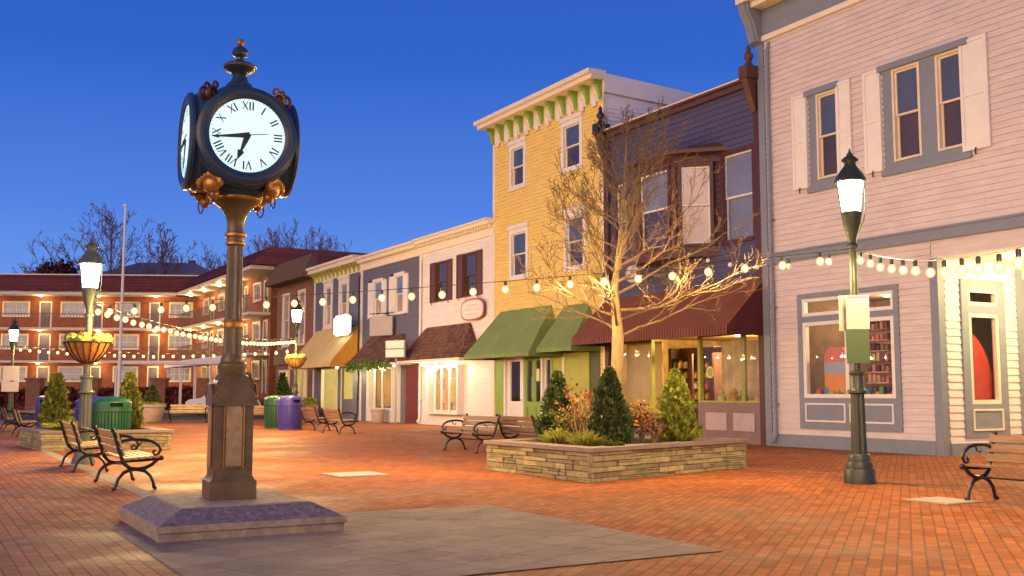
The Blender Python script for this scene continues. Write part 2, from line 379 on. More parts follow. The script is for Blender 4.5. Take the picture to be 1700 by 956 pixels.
# ================================================================= buildings: shared pieces
class Bd:
    def __init__(s, name, label, cat, cx, group=None, frame=ROWM):
        s.F = frame; loc = frame @ Vector((cx, 0, 0)); rz = frame.to_euler().z
        s.e = thing(name, label, cat, loc, rz, group); s.M = Matrix.Translation((-cx, 0, 0))
    def mb(s): return MB(s.M)
    def pt(s, x, y, z): return tuple(s.M @ Vector((x, y, z)))
def clap(mb, x0, x1, z0, z1, holes=(), y=0.0, pitch=.13, lip=.026, T=None):
    zs = {z0, z1}; k = 0; z = z0
    while z < z1 - 1e-4: zs.add(min(z, z1)); z += pitch
    for h in holes:
        for q in (h[2], h[3]):
            if z0 < q < z1: zs.add(q)
    zs = sorted(zs)
    for a, c in zip(zs, zs[1:]):
        if c - a < 1e-5: continue
        mid = (a + c) / 2; iv = [(x0, x1)]
        for h in holes:
            if h[2] < mid < h[3]:
                nv = []
                for p, q in iv:
                    if h[1] <= p or h[0] >= q: nv.append((p, q)); continue
                    if h[0] > p: nv.append((p, h[0]))
                    if h[1] < q: nv.append((h[1], q))
                iv = nv
        k0 = math.floor((a - z0) / pitch + 1e-4); fa = (a - z0) / pitch - k0; fc = min(1, (c - z0) / pitch - k0)
        ya = y - lip * (1 - fa); yc = y - lip * (1 - fc)
        if pitch < 1:
            nv = []
            for p, q in iv:
                xs_ = p
                while q - xs_ > 4.5:
                    w_ = random.uniform(1.6, 4.2); nv.append((xs_, xs_ + w_ - .003)); xs_ += w_
                nv.append((xs_, q))
            iv = nv
        for p, q in iv:
            mb.quad((p, ya, a), (q, ya, a), (q, yc, c), (p, yc, c), T)
            if fa < 1e-3: mb.quad((p, y, a), (q, y, a), (q, ya, a), (p, ya, a), T)
def shell(bd, x0, x1, z1, depth, mats, z1b=None, y0=.02, name='wall', left=True, right=True, floors=()):
    """sides, back and flat roof of a hollow building"""
    b = bd.mb(); zb = z1 if z1b is None else z1b
    if left: b.add([(x0, y0, 0), (x0, y0, z1), (x0, depth, zb), (x0, depth, 0)], [(0, 1, 2, 3)])
    if right: b.add([(x1, y0, 0), (x1, depth, 0), (x1, depth, zb), (x1, y0, z1)], [(0, 1, 2, 3)])
    b.quad((x0, depth, 0), (x1, depth, 0), (x1, depth, zb), (x0, depth, zb))
    b.quad((x0, y0, z1), (x1, y0, z1), (x1, depth, zb), (x0, depth, zb))
    for z in floors: b.quad((x0 + .01, y0, z), (x1 - .01, y0, z), (x1 - .01, depth - .01, z), (x0 + .01, depth - .01, z))
    return b.build(name, mats, bd.e)
def window(bd, x0, x1, z0, z1, cas=.1, cmat=None, smat=None, pu=None, pl=None, y=0.0, T=None, split=True, muntin=0, head=0, name='window', proud=.04, vm=0):
    """casing outer x0..x1, z0..z1; sash and panes inside"""
    cmat = cmat or M_white; smat = smat or cmat; pu = pu or P_blue; pl = pl or P_dark
    b = bd.mb(); d = .13
    b.box(x0, x0 + cas, y - proud, y + d, z0, z1, T); b.box(x1 - cas, x1, y - proud, y + d, z0, z1, T)
    b.box(x0 + cas, x1 - cas, y - proud, y + d, z1 - cas, z1, T); b.box(x0 + cas, x1 - cas, y - proud - .02, y + d, z0, z0 + cas * .7, T)
    if head: b.box(x0 - .05, x1 + .05, y - proud - .05, y + .01, z1 + .002, z1 + head, T)
    if head: b.box(x0 - .03, x1 + .03, y - proud - .06, y + .01, z0 - .06, z0 - .002, T)
    w = b.build(name, cmat, bd.e)
    a0, a1, c0, c1 = x0 + cas, x1 - cas, z0 + cas * .7, z1 - cas
    s = .045; b = bd.mb(); zm = (c0 + c1) / 2
    def ring(z0, z1, yy):
        b.box(a0, a0 + s, yy, yy + .04, z0, z1, T); b.box(a1 - s, a1, yy, yy + .04, z0, z1, T)
        b.box(a0 + s, a1 - s, yy, yy + .04, z1 - s, z1, T); b.box(a0 + s, a1 - s, yy, yy + .04, z0, z0 + s, T)
        for k in range(muntin):
            xx = a0 + (a1 - a0) * (k + 1) / (muntin + 1); b.box(xx - .012, xx + .012, yy, yy + .04, z0 + s, z1 - s, T)
        for k in range(vm):
            zz = z0 + (z1 - z0) * (k + 1) / (vm + 1); b.box(a0 + s, a1 - s, yy + .003, yy + .035, zz - .012, zz + .012, T)
    if split: ring(zm - s / 2, c1, y + .02); ring(c0, zm + s / 2 - .001, y + .063)
    else: ring(c0, c1, y + .03)
    b.build('sash', smat, w)
    b = bd.mb()
    if split:
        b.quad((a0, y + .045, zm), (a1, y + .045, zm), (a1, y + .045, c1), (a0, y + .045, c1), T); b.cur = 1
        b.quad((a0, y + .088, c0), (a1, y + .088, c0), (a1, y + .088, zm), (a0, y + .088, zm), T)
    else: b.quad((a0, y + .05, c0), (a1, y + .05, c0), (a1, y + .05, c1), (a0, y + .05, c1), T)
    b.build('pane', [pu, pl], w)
    return w
def hole(x0, x1, z0, z1, g=.03): return (x0 + g, x1 - g, z0 + g, z1 - g)
def shutter(bd, x0, x1, z0, z1, m=None, y=-.02):
    b = bd.mb(); m = m or M_white; s = .07
    b.box(x0, x1, y - .03, y, z0, z1)
    for a, c in ((z0, z0 + s * 1.6), ((z0 + z1) / 2 - s / 2, (z0 + z1) / 2 + s / 2), (z1 - s, z1)): b.box(x0 + s, x1 - s, y - .052, y - .031, a, c)
    b.box(x0, x0 + s, y - .052, y - .031, z0, z1); b.box(x1 - s, x1, y - .052, y - .031, z0, z1)
    o = b.build('shutter', m, bd.e)
    b = bd.mb(); xm = (x0 + x1) / 2
    b.tube([(xm, y - .07, z0 - .11), (xm, y - .085, z0 - .03), (xm, y - .06, z0 + .03)], .018, 6)
    b.build('shutter_hook', M_iron, o)
    return o
def awning(bd, x0, x1, zt, zb, proj, m, val=.16, ribs=0, hipL=0, hipR=0, name='awning', y=-.01, sidemat=None, thick=.02):
    """sloping canvas from (y, zt) to (y-proj, zb) with a hanging valance; hips slope the ends in"""
    b = bd.mb(); yf = y - proj
    tl, tr, bl, br = (x0 + hipL, y, zt), (x1 - hipR, y, zt), (x0, yf, zb), (x1, yf, zb)
    if ribs:
        n = ribs; vs = []
        for k in range(2 * n + 1):
            t = min(1, (k + (.55 if k % 2 else 0)) / (2 * n)); dd = .03 if k % 2 else 0.0
            P = [tl[i] + (tr[i] - tl[i]) * t for i in range(3)]; Q = [bl[i] + (br[i] - bl[i]) * t for i in range(3)]
            vs += [(P[0], P[1] - dd, P[2] + dd), (Q[0], Q[1] - dd, Q[2] + dd), (Q[0], Q[1] - dd, Q[2] - val)]
        for k in range(2 * n):
            b.cur = 2 * (k % 2); b.add(vs[3 * k:3 * k + 6], [(j, j + 1, 4 + j, 3 + j) for j in (0, 1)])
    else:
        nu, nv_ = max(12, int((x1 - x0) / .16)), 8; vs = []; rib = max(2, round((x1 - x0) / 1.15))
        for i in range(nu + 1):
            u = i / nu; sc_ = abs(math.sin(PI * u * rib)) ** .7
            for j in range(nv_ + 1):
                v = j / nv_; A_ = [tl[k] + (tr[k] - tl[k]) * u for k in range(3)]; B_ = [bl[k] + (br[k] - bl[k]) * u for k in range(3)]
                P_ = [A_[k] + (B_[k] - A_[k]) * v for k in range(3)]; g_ = .055 * math.sin(PI * v) * (.35 + .65 * sc_) + .006 * math.sin(23 * u + 9 * v)
                vs.append((P_[0], P_[1] + g_ * .6, P_[2] - g_))
            for j in range(1, 4):
                vs.append((bl[0] + (br[0] - bl[0]) * u, yf - .006 * j * math.sin(u * 40), zb - val * j / 3 * (1 - .10 * sc_)))
        st_ = nv_ + 4
        b.add(vs, [(i * st_ + j, i * st_ + j + 1, (i + 1) * st_ + j + 1, (i + 1) * st_ + j) for i in range(nu) for j in range(st_ - 1)])
    b.cur = 1
    b.add([(x0, y, zb), (x0, yf, zb), tl], [(0, 1, 2)]) if hipL == 0 else b.add([(x0, y, zb), (x0, yf, zb), tl], [(0, 1, 2)])
    b.add([(x1, y, zb), tr, (x1, yf, zb)], [(0, 1, 2)])
    b.quad((x0, y, zb), (x0, yf, zb), (x0, yf, zb - val), (x0, y, zb - val)); b.quad((x1, y, zb), (x1, y, zb - val), (x1, yf, zb - val), (x1, yf, zb))
    return b.build(name, [m, sidemat or m, mat('awning_lit_rib', (.26, .095, .06), .75, .15, 2)], bd.e)  # tan strips: light catching the ribs, painted as a paler colour
def shingle_awning(bd, x0, x1, zt, zb, proj, hip=.35, y=0.0):
    b = bd.mb(); rows = 9; rnd = random.Random(int(abs(x0) * 100))
    def face(A, B, C, D):     # A,B lower edge, D,C upper edge
        A, B, C, D = map(Vector, (A, B, C, D)); nrm = (B - A).cross(D - A).normalized()
        for r in range(rows):
            t0, t1 = r / rows, (r + 1.25) / rows; t1 = min(t1, 1)
            P0, P1 = A.lerp(D, t0), B.lerp(C, t0); Q0, Q1 = A.lerp(D, t1), B.lerp(C, t1)
            n = max(2, int((P1 - P0).length / .16)); cuts = [0] + sorted(min(.99, max(.01, (k + rnd.uniform(-.25, .25)) / n)) for k in range(1, n)) + [1]
            for a, c in zip(cuts, cuts[1:]):
                g = .004; o1 = nrm * (.03 + rnd.uniform(0, .014)); o2 = nrm * .006
                v = [P0.lerp(P1, a + g) + o1, P0.lerp(P1, c - g) + o1, Q0.lerp(Q1, c - g) + o2, Q0.lerp(Q1, a + g) + o2]
                v += [P0.lerp(P1, a + g), P0.lerp(P1, c - g)]
                b.add([tuple(p) for p in v], [(0, 1, 2, 3), (4, 5, 1, 0), (4, 0, 3), (5, 2, 1)])
    yf = y - proj
    face((x0, yf, zb), (x1, yf, zb), (x1 - hip, y, zt), (x0 + hip, y, zt))
    face((x0, y, zb), (x0, yf, zb), (x0 + hip, y, zt), (x0 + hip, y, zt))
    face((x1, yf, zb), (x1, y, zb), (x1 - hip, y, zt), (x1 - hip, y, zt))
    o = b.build('shingle_awning', M_shingle, bd.e)
    b = bd.mb(); b.box(x0 - .03, x1 + .03, yf - .03, y - .01, zb - .1, zb - .004)
    b.build('fascia', M_cream, o)
    return o
def room(bd, x0, x1, z0, z1, y0, y1, m=None, watts=60, col=(1, .72, .35), name='interior'):
    b = bd.mb()
    b.quad((x0, y1, z0), (x1, y1, z0), (x1, y1, z1), (x0, y1, z1)); b.quad((x0, y0, z0), (x1, y0, z0), (x1, y1, z0), (x0, y1, z0))
    b.quad((x0, y0, z1), (x1, y0, z1), (x1, y1, z1), (x0, y1, z1)); b.quad((x0, y0, z0), (x0, y1, z0), (x0, y1, z1), (x0, y0, z1)); b.quad((x1, y0, z0), (x1, y1, z0), (x1, y1, z1), (x1, y0, z1))
    o = b.build(name, m or M_room, bd.e)
    if watts:
        xm = (x0 + x1) / 2; ym = (y0 + y1) / 2
        c = bd.mb(); c.lathe([(.10, 0), (.10, -.03), (.06, -.05)], (xm, ym, z1 - .005), 12)
        f = c.build('ceiling_light', E_ceil, o)
        lamp(f, bd.pt(xm, ym, z1 - .28), watts, col, .12, 'ceiling_light_glow')
    return o
def boxpart(bd, name, m, *boxes, parent=None):
    b = bd.mb()
    for q in boxes: b.box(*q)
    return b.build(name, m, parent or bd.e)
def boxeach(bd, name, m, *boxes, parent=None):
    for q in boxes: boxpart(bd, name, m, q, parent=parent)
def brackets(bd, x0, x1, n, z0, z1, m, y=0.0, dep=.34, w=.16, name='cornice_brackets'):
    b = bd.mb()
    for k in range(n):
        x = x0 + (x1 - x0) * k / (n - 1)
        poly = [(y - dep, z1), (y - dep, z1 - .10), (y - dep * .75, z1 - .2 * (z1 - z0)), (y - dep * .45, z0 + .45 * (z1 - z0)), (y - .13, z0 + .12), (y - .11, z0), (y - .02, z0), (y - .02, z1)]
        b.prism([(p, q) for p, q in poly], x - w / 2, x + w / 2, M=Matrix(((0, 1, 0, 0), (1, 0, 0, 0), (0, 0, 1, 0), (0, 0, 0, 1))))
    return b.build(name, m, bd.e)

# ================================================================= lilac shop on the right
bd = Bd('lilac_shop', 'large lilac clapboard shop with white shutters and a lit recessed corner entrance', 'building', 5)
X0, XC, XE, ZT = -.12, 4.72, 11.5, 10.3
sw0, sw1 = 1.35, 2.29
ZA, ZB = 6.2, 8.45
dw0, dw1 = 3.60, 5.80
st0, st1, sz0, sz1 = .85, 3.86, .45, 3.66
zh = 4.12
b = bd.mb()
clap(b, X0, XC, 0.3, zh + .4, [hole(st0, st1, sz0, sz1)], pitch=.135)
clap(b, X0, XE, zh + .4, ZT, [hole(sw0, sw1, ZA, ZB), hole(dw0, dw1, ZA, ZB)], pitch=.135)
b.quad((XC, 0.001, zh), (XE, 0.001, zh), (XE, 0.001, zh + .4), (XC, 0.001, zh + .4))
b.build('wall', M_lilac, bd.e)
shell(bd, X0 - .1, XE, ZT + .6, 14, M_lilac, name='back_wall', floors=(zh + .3,))
# trim
boxeach(bd, 'corner_board', M_bluegrey, (X0 - .2, X0 + .02, -.06, .1, 0, ZT))
boxpart(bd, 'corner_post', M_bluegrey, (XC - .02, XC + .18, -.05, .16, 0, zh - .001))
boxpart(bd, 'skirting', M_bluegrey, (X0 + .021, XC - .021, -.06, .02, .0, .30))
boxpart(bd, 'sign_band', M_bluegrey, (X0 + .021, XE, -.09, .0, 4.50, 4.72), (X0 + .021, XE, -.12, .0, 4.721, 4.76))
boxpart(bd, 'eave_frieze', M_bluegrey, (X0 - .2, XE, -.07, .02, ZT + .10, ZT + .95))
boxpart(bd, 'eave_moulding', M_cream, (X0 - .2, XE, -.10, .02, ZT - .03, ZT + .099), (X0 - .35, XE, -.62, .02, ZT + .951, ZT + 1.15), (X0 - .25, XE, -.45, .02, ZT + .80, ZT + .95))
b = bd.mb()
poly = [(-.55, ZT + .94), (-.5, ZT + .7), (-.33, ZT + .45), (-.26, ZT + .2), (-.2, ZT - .02), (-.06, ZT - .1), (-.06, ZT + .94)]
SW = Matrix(((0, 1, 0, 0), (1, 0, 0, 0), (0, 0, 1, 0), (0, 0, 0, 1)))
b.prism(poly, X0 - .34, X0 + .02, M=SW)
b.prism([(y - .03, z) for y, z in poly[:5]] + [(-.1, ZT + .94)], X0 - .25, X0 - .07, M=SW)
b.build('eave_bracket', M_bluegrey, bd.e)
# upper windows
def upper_group(x0, x1, panes):
    boxpart(bd, 'window_surround', M_bluegrey, (x0, x1, -.015, .03, ZA + .001, ZA + .16), (x0 - .06, x1 + .06, -.10, .02, ZB + .002, ZB + .14), (x0 - .04, x1 + .04, -.08, .02, ZA - .12, ZA), *[(a, c, -.012, .12, ZA + .161, ZB) for a, c in panes[1]])
    for a, c in panes[0]: window(bd, a, c, ZA + .162, ZB - .002, .055, M_sash, M_sash, y=-.0, proud=.03)
upper_group(sw0, sw1, ([(1.62, 2.289)], [(sw0, 1.62)]))
upper_group(dw0, dw1, ([(3.88, 4.62), (5.03, 5.77)], [(dw0, 3.88), (4.62, 5.03), (5.77, dw1)]))
for a, c in ((.86, 1.34), (2.30, 2.72), (3.10, 3.59), (5.66, 6.30)): shutter(bd, a, c, ZA + .02, ZB + .1, y=-.03)
# shop window
zr0, zr1 = 3.12, 3.55
xm = (st0 + st1) / 2
boxpart(bd, 'window_surround', M_bluegrey, (st0, st0 + .14, -.05, .1, sz0, sz1), (st1 - .14, st1, -.05, .1, sz0, sz1), (st0 + .14, st1 - .14, -.05, .1, sz1 - .12, sz1), (st0 + .14, st1 - .14, -.05, .1, 2.98, zr0), (st0 + .14, st1 - .14, -.05, .1, sz0, 1.18))
w = boxpart(bd, 'shop_window', M_white, (st0 + .141, st0 + .24, -.035, .08, 1.181, 2.979), (st1 - .24, st1 - .141, -.035, .08, 1.181, 2.979), (st0 + .24, st1 - .24, -.035, .08, 2.89, 2.979), (st0 + .24, st1 - .24, -.035, .08, 1.181, 1.27), (xm - .05, xm + .05, -.035, .08, 1.27, 2.89),
      (st0 + .141, st0 + .22, -.035, .08, zr0 + .001, zr1 - .011), (st1 - .22, st1 - .141, -.035, .08, zr0 + .001, zr1 - .011), (st0 + .22, st1 - .22, -.035, .08, zr1 - .09, zr1 - .011), (st0 + .22, st1 - .22, -.035, .08, zr0 + .001, zr0 + .08), (xm - .04, xm + .04, -.035, .08, zr0 + .08, zr1 - .09))
b = bd.mb(); b.quad((st0 + .2, .03, 1.2), (st1 - .2, .03, 1.2), (st1 - .2, .03, 3.5), (st0 + .2, .03, 3.5)); b.build('glass', GLASS, w)
for a, c in ((st0 + .2, xm - .06), (xm + .06, st1 - .2)):
    z0, z1 = .62, 1.06
    boxpart(bd, 'apron_panel', M_white, (a, c, -.075, -.051, z1 - .04, z1), (a, c, -.075, -.051, z0, z0 + .04), (a, a + .04, -.075, -.051, z0 + .04, z1 - .04), (c - .04, c, -.075, -.051, z0 + .04, z1 - .04))
room(bd, st0 + .05, st1 - .05, .95, 3.62, .12, 2.6, mat('shop_wall_wood', (.17, .105, .055), .8, .3, 3), 170)
# recessed entrance
b = bd.mb(); DR = 3.2
T = Matrix.Translation((XC + .17, 0, 0)) @ Matrix.Rotation(R(90), 4, 'Z')     # local x runs into the shop, local -y faces right
rw0, rw1, rz0, rz1 = .62, 2.05, .36, 3.72
clap(b, .16, DR, .25, zh, [hole(rw0, rw1, rz0, rz1)], pitch=.16, T=T)
b.quad((XC + .17, DR, 0), (XE, DR, 0), (XE, DR, zh), (XC + .17, DR, zh))
b.build('entrance_wall', M_wsiding, bd.e)
b = bd.mb(); b.box(XC + .18, XE, .0, DR, zh + .001, zh + .03); b.build('entrance_ceiling', M_wsiding, bd.e)
b = bd.mb(); b.box(.16, DR, -.05, .02, 0, .25, T); b.build('skirting', M_bluegrey, bd.e)
b = bd.mb(); b.box(2.5, 2.68, -.07, .05, 0.02, zh - .1, T); b.box(2.68, 3.19, -.03, .05, .02, zh - .3, T); b.build('door_frame', M_bluegrey, bd.e)
b = bd.mb(); c = .22
for q in ((rw0, rw0 + c, rz0, rz1), (rw1 - c, rw1, rz0, rz1), (rw0 + c, rw1 - c, rz1 - .2, rz1), (rw0 + c, rw1 - c, 3.0, 3.16), (rw0 + c, rw1 - c, rz0, 1.06)): b.box(q[0], q[1], -.06, .08, q[2], q[3], T)
w = b.build('entrance_window', M_bluegrey, bd.e)
b = bd.mb()
def ringT(x0, x1, z0, z1, s, y0=-.045, y1=.06):
    b.box(x0, x0 + s, y0, y1, z0, z1, T); b.box(x1 - s, x1, y0, y1, z0, z1, T); b.box(x0 + s, x1 - s, y0, y1, z1 - s, z1, T); b.box(x0 + s, x1 - s, y0, y1, z0, z0 + s, T)
ringT(rw0 + c + .001, rw1 - c - .001, 3.161, rz1 - .201, .075); ringT(rw0 + c + .001, rw1 - c - .001, 1.061, 2.999, .09); ringT(rw0 + c, rw1 - c, .5, .96, .04, -.085, -.061)
b.build('sash', M_cream, w)
b = bd.mb(); b.quad((rw0 + c, .03, 1.1), (rw1 - c, .03, 1.1), (rw1 - c, .03, rz1 - .2), (rw0 + c, .03, rz1 - .2), T); b.build('glass', GLASS, w)
T2 = T
b = bd.mb(); b.box(rw0 + c - .05, rw1 - c + .05, .9, .92, 1.0, 3.6, T); b.build('window_backing', mat('dim_backing', (.30, .20, .10), .8, .2, 3), bd.e)
c = bd.mb(); c.lathe([(.14, 0), (.14, -.05), (.1, -.08)], (6.6, 1.5, zh), 16); f = c.build('ceiling_light', E_ceil, bd.e)
lamp(f, bd.pt(6.6, 1.5, zh - .35), 420, (1, .74, .30), .14, 'ceiling_light_glow')
lilac = bd

# things on show in the lilac shop
def rowthing(name, label, cat, x, y, z, group=None, rz=0): return thing(name, label, cat, ROW(x, y, z), RZ + rz, group)
def outline_board(L_, wid, tail, n=28):
    pts = []
    for k in range(n):
        a = 2 * PI * k / n; x = math.cos(a) * wid / 2; z = math.sin(a)
        pts.append((x * (1 if z > 0 else 1 - tail * z * z * .3) if abs(z) < .999 else x, L_ / 2 + z * L_ / 2))
    return pts
b = MB()
bw, bh = .42, 1.16
stripe = [(0, .52, 0), (.52, .80, 1), (.80, 1.16, 2)]
for a, c, mi in stripe:
    b.cur = mi
    def prof(z): return .36 if z < .8 else .36 * math.sqrt(max(.02, 1 - ((z - .8) / .40) ** 2.6))
    zs = [a + (c - a) * k / 8 for k in range(9)]
    for p, q in zip(zs, zs[1:]):
        w0, w1 = prof(p), prof(q)
        b.add([(-w0, 0, p), (w0, 0, p), (w1, 0, q), (-w1, 0, q), (-w0, .05, p), (w0, .05, p), (w1, .05, q), (-w1, .05, q)], [(0, 1, 2, 3), (7, 6, 5, 4), (0, 3, 7, 4), (1, 5, 6, 2), (0, 4, 5, 1), (3, 2, 6, 7)])
tag(b.build('bodyboard', [mat('orange_foam', (.75, .28, .08), .6, .08, 4), mat('blue_foam', (.35, .42, .50), .6, .08, 4), mat('pink_foam', (.62, .20, .17), .6, .08, 4)], None, loc=ROW(1.62, .38, 1.22), rz=RZ),
    'bodyboard with orange, blue and pink bands standing in the lilac shop window', 'bodyboard')
cols = [(.6, .12, .06), (.1, .25, .4), (.55, .45, .06), (.15, .3, .1), (.5, .08, .2), (.6, .5, .4), (.08, .08, .12)]
for k in range(13):
    x = 1.15 + k * .19 + random.uniform(-.04, .04)
    if 2.2 < x < 2.42: continue
    b = MB(); r = random.uniform(.06, .095); h = random.uniform(.22, .44)
    b.lathe([(r * .8, 0), (r, h * .5), (r * 1.05, h * .85), (r * .7, h), (r * .2, h + .01)], (0, 0, 0), 10)
    tag(b.build('beach_pail', mat('goods_%s' % 'abcdefg'[k % 7], cols[k % 7], .5, .15, 6), None, True, loc=ROW(x, .3 + .12 * (k % 2), 1.02 + .01), rz=RZ), 'small coloured beach toy on the sill of the lilac shop window', 'beach toy', 'toys along the lilac shop window sill')
boxes = MB(Matrix.Identity(4)); boxes.box(st0 + .06, st1 - .06, .14, .75, .96, 1.02)
o = boxes.build('display_shelf', M_cream, None, loc=ROW(0, 0, 0), rz=RZ); tag(o, 'low pale display shelf inside the lilac shop window', 'shelf')
b = MB()
for k in range(9): b.box(-.32 + .002 * k, .32, -.16, .16, .0 + k * .24, .03 + k * .24)
for k in range(8):
    for j in range(5): b.box(-.3 + j * .125, -.22 + j * .125, -.12, .1, .031 + k * .24, .031 + k * .24 + random.uniform(.08, .19))
tag(b.build('stocked_rack', mat('rack_goods', (.30, .16, .10), .7, .4, 9, island=.9), None, loc=ROW(2.85, .55, 1.03), rz=RZ), 'tall rack crowded with goods at the right end of the lilac shop window', 'rack')
b = MB(); n = 24; vs = []
pts = []
for k in range(n + 1):
    t = k / n; w = .34 * math.sin(PI * min(1, t * .92 + .08)) ** .6 * 1.35; pts.append((t * 1.75, w))
b.loft([[(w * math.cos(2 * PI * i / 10) + .0, .035 * math.sin(2 * PI * i / 10), z) for i in range(10)] for z, w in pts])
Ms = ROWM @ T2 @ Matrix.Translation((1.62, .17, .98)) @ Matrix.Rotation(R(-20), 4, 'Y')
o = b.build('surfboard', mat('red_board', (.55, .045, .025), .3, .15, 4), None, True); o.matrix_world = Ms
tag(o, 'tall glossy red surfboard leaning inside the narrow entrance window', 'surfboard')

# ================================================================= purple shop
bd = Bd('purple_shop', 'dark purple clapboard shop with a bay window and ribbed maroon awning', 'building', -3.8)
X0, X1, ZT = -7.28, -.34, 9.25
gx0, gx1, gz0, gz1 = -6.9, -.5, .05, 2.95
b = bd.mb(); w1x = (-6.75, -6.05); w4x = (-1.72, -.62); bz0, bz1 = 5.35, 8.05
clap(b, X0, X1, 0, ZT, [(gx0, gx1, -.1, gz1), hole(w1x[0], w1x[1], 5.3, 7.72), hole(w4x[0], w4x[1], 5.3, 7.7)], pitch=.16)
b.build('wall', M_purple, bd.e)
shell(bd, X0, X1, ZT, 14, M_purple, name='back_wall', z1b=8.6, floors=(3.0,))
boxpart(bd, 'eave_board', M_brown, (X0, X1, -.12, .05, ZT - .02, ZT + .13), (X0, X1, -.2, .05, ZT + .131, ZT + .18))
boxpart(bd, 'roof_edge', M_cream, (X0, X1, -.24, .05, ZT + .182, ZT + .215))
boxeach(bd, 'corner_board', M_maroon, (X0 - .02, X0 + .2, -.07, .06, 0, ZT - .021), (X1 - .16, X1 + .02, -.07, .06, 0, ZT - .021))
for x in (X0 + .1, X1 - .1):
    b = bd.mb(); b.prism([(-.42, ZT + .1), (-.12, ZT - .75), (-.12, ZT + .1)], x - .1, x + .1, M=SW)
    b.box(x - .16, x + .16, -.45, .0, ZT + .1, ZT + .42); b.lathe([(.14, 0), (.1, .08), (.06, .14), (.12, .22), (.13, .30), (.07, .38), (.05, .44), (.07, .48), (.03, .55), (.005, .6)], (x, -.24, ZT + .42), 12)
    b.build('finial', M_iron if x < -4 else M_brown, bd.e)
window(bd, w1x[0], w1x[1], 5.3, 7.75, .09, M_maroon, M_white, P_curt, P_dark)
window(bd, w4x[0] - .14, w4x[1] + .12, 5.2, 7.72, .13, M_maroon, M_white, P_curt, P_curt)
# bay: left slant, front, right slant
bp = [(-5.3, 0), (-4.55, -.85), (-2.85, -.85), (-1.98, 0)]
b = bd.mb()
b.flat(bp, 4.95, 5.22); b.flat([(x, y * .98) for x, y in bp], 7.52, 7.74)
for p in bp: 
    b.box(p[0] - .11, p[0] + .11, min(p[1] - .0, -.02) - .0, p[1] + .15, 5.221, 7.519)
bay = b.build('bay', M_maroon, bd.e)
b = bd.mb()
ov = [(-5.6, .0), (-4.7, -1.12), (-2.7, -1.12), (-1.55, 0)]
b.flat(ov, 7.741, 7.80); b.flat([(x * .985 + -.05, y * .9) for x, y in ov], 7.801, 7.86)
rr = [[(x, y * (1 - .0), 7.861) for x, y in [(-5.5, 0), (-4.66, -1.0), (-2.74, -1.0), (-1.65, 0)]], [(x, y, 8.05) for x, y in [(-5.2, 0), (-4.5, -.25), (-2.95, -.25), (-2.0, 0)]]]
b.loft(rr); b.build('bay_roof', M_brown, bd.e)
def facet(p, q): 
    d = Vector((q[0] - p[0], q[1] - p[1], 0)); return Matrix.Translation((p[0], p[1], 0)) @ Matrix.Rotation(math.atan2(d.y, d.x), 4, 'Z'), d.length
for (p, q), pu, pl in zip(zip(bp, bp[1:]), (P_blue, P_curt, P_pale), (P_blue, P_dark, P_pale)):
    TT, ln = facet(p, q)
    window(bd, .13, ln - .13, 5.23, 7.51, .1, M_maroon, M_white, pu, pl, T=TT, proud=.02)
awning(bd, X0 - .05, X1 + .02, 4.15, 2.95, 1.25, M_maroonawn, val=.22, ribs=62)
# shop front
YS = .0
xd0, xd1 = -5.0, -2.95       # entrance recess
boxeach(bd, 'bulkhead', mat('mauve_panel_wall', (.22, .15, .15), .6, .1, 3), (xd1, gx1 + .06, -.03, .1, 0, 1.05), (gx0 - .1, xd0, -.03, .1, 0, .72))
boxeach(bd, 'bulkhead_panel', mat('pink_grey_panel', (.46, .36, .38), .6, .08, 3), (-2.62, -1.78, -.055, -.031, .32, .78), (-1.52, -.72, -.055, -.031, .32, .78))
sf = boxpart(bd, 'shop_window', M_olive, (gx0 - .1, gx0 + .05, -.02, .1, .721, gz1), (xd0 - .08, xd0, -.02, .1, .721, gz1), (gx0 + .05, xd0 - .08, -.02, .1, 2.75, gz1), (gx0 + .05, xd0 - .08, -.02, .1, .721, .76))
b = bd.mb(); b.quad((gx0 + .05, .05, .72), (xd0 - .08, .05, .72), (xd0 - .08, .05, 2.75), (gx0 + .05, .05, 2.75)); b.build('glass', GLASS, sf)
sf = boxpart(bd, 'shop_window', M_olive, (xd1, xd1 + .1, -.02, .1, 1.051, gz1), (gx1 - .06, gx1 + .06, -.02, .1, 1.051, gz1), (xd1 + .1, gx1 - .06, -.02, .1, 2.80, gz1), (xd1 + .1, gx1 - .06, -.02, .1, 1.051, 1.09), (-1.30, -1.16, .051, .13, 1.09, 2.8))
b = bd.mb(); b.quad((xd1 + .1, .05, 1.05), (gx1 - .06, .05, 1.05), (gx1 - .06, .05, 2.8), (xd1 + .1, .05, 2.8)); b.build('glass', GLASS, sf)
b = MB(); n_ = 40
vs = [(-.75 + 1.5 * k / n_, .05 * math.sin(k * 1.25) + .02 * math.sin(k * .5), z) for k in range(n_ + 1) for z in (0, 1.6)]
b.add(vs, [(2 * k, 2 * k + 2, 2 * k + 3, 2 * k + 1) for k in range(n_)])
tag(b.build('drape', mat('pale_drape', (.62, .50, .28), .8, .2, 3), None, True, loc=ROW(-2.1, .75, 1.1), rz=RZ), 'pale pleated drape hanging inside the right purple shop window', 'drape')
dr = boxpart(bd, 'shop_door', M_maroon, (xd0 + .02, xd0 + .2, 1.3, 1.36, 0, 2.6), (xd1 - .2, xd1 - .02, 1.3, 1.36, 0, 2.6), (xd0 + .2, xd1 - .2, 1.3, 1.36, 2.45, 2.6), (xd0 + .2, xd1 - .2, 1.3, 1.36, 0, .85), (-4.05, -3.9, 1.3, 1.36, .85, 2.45))
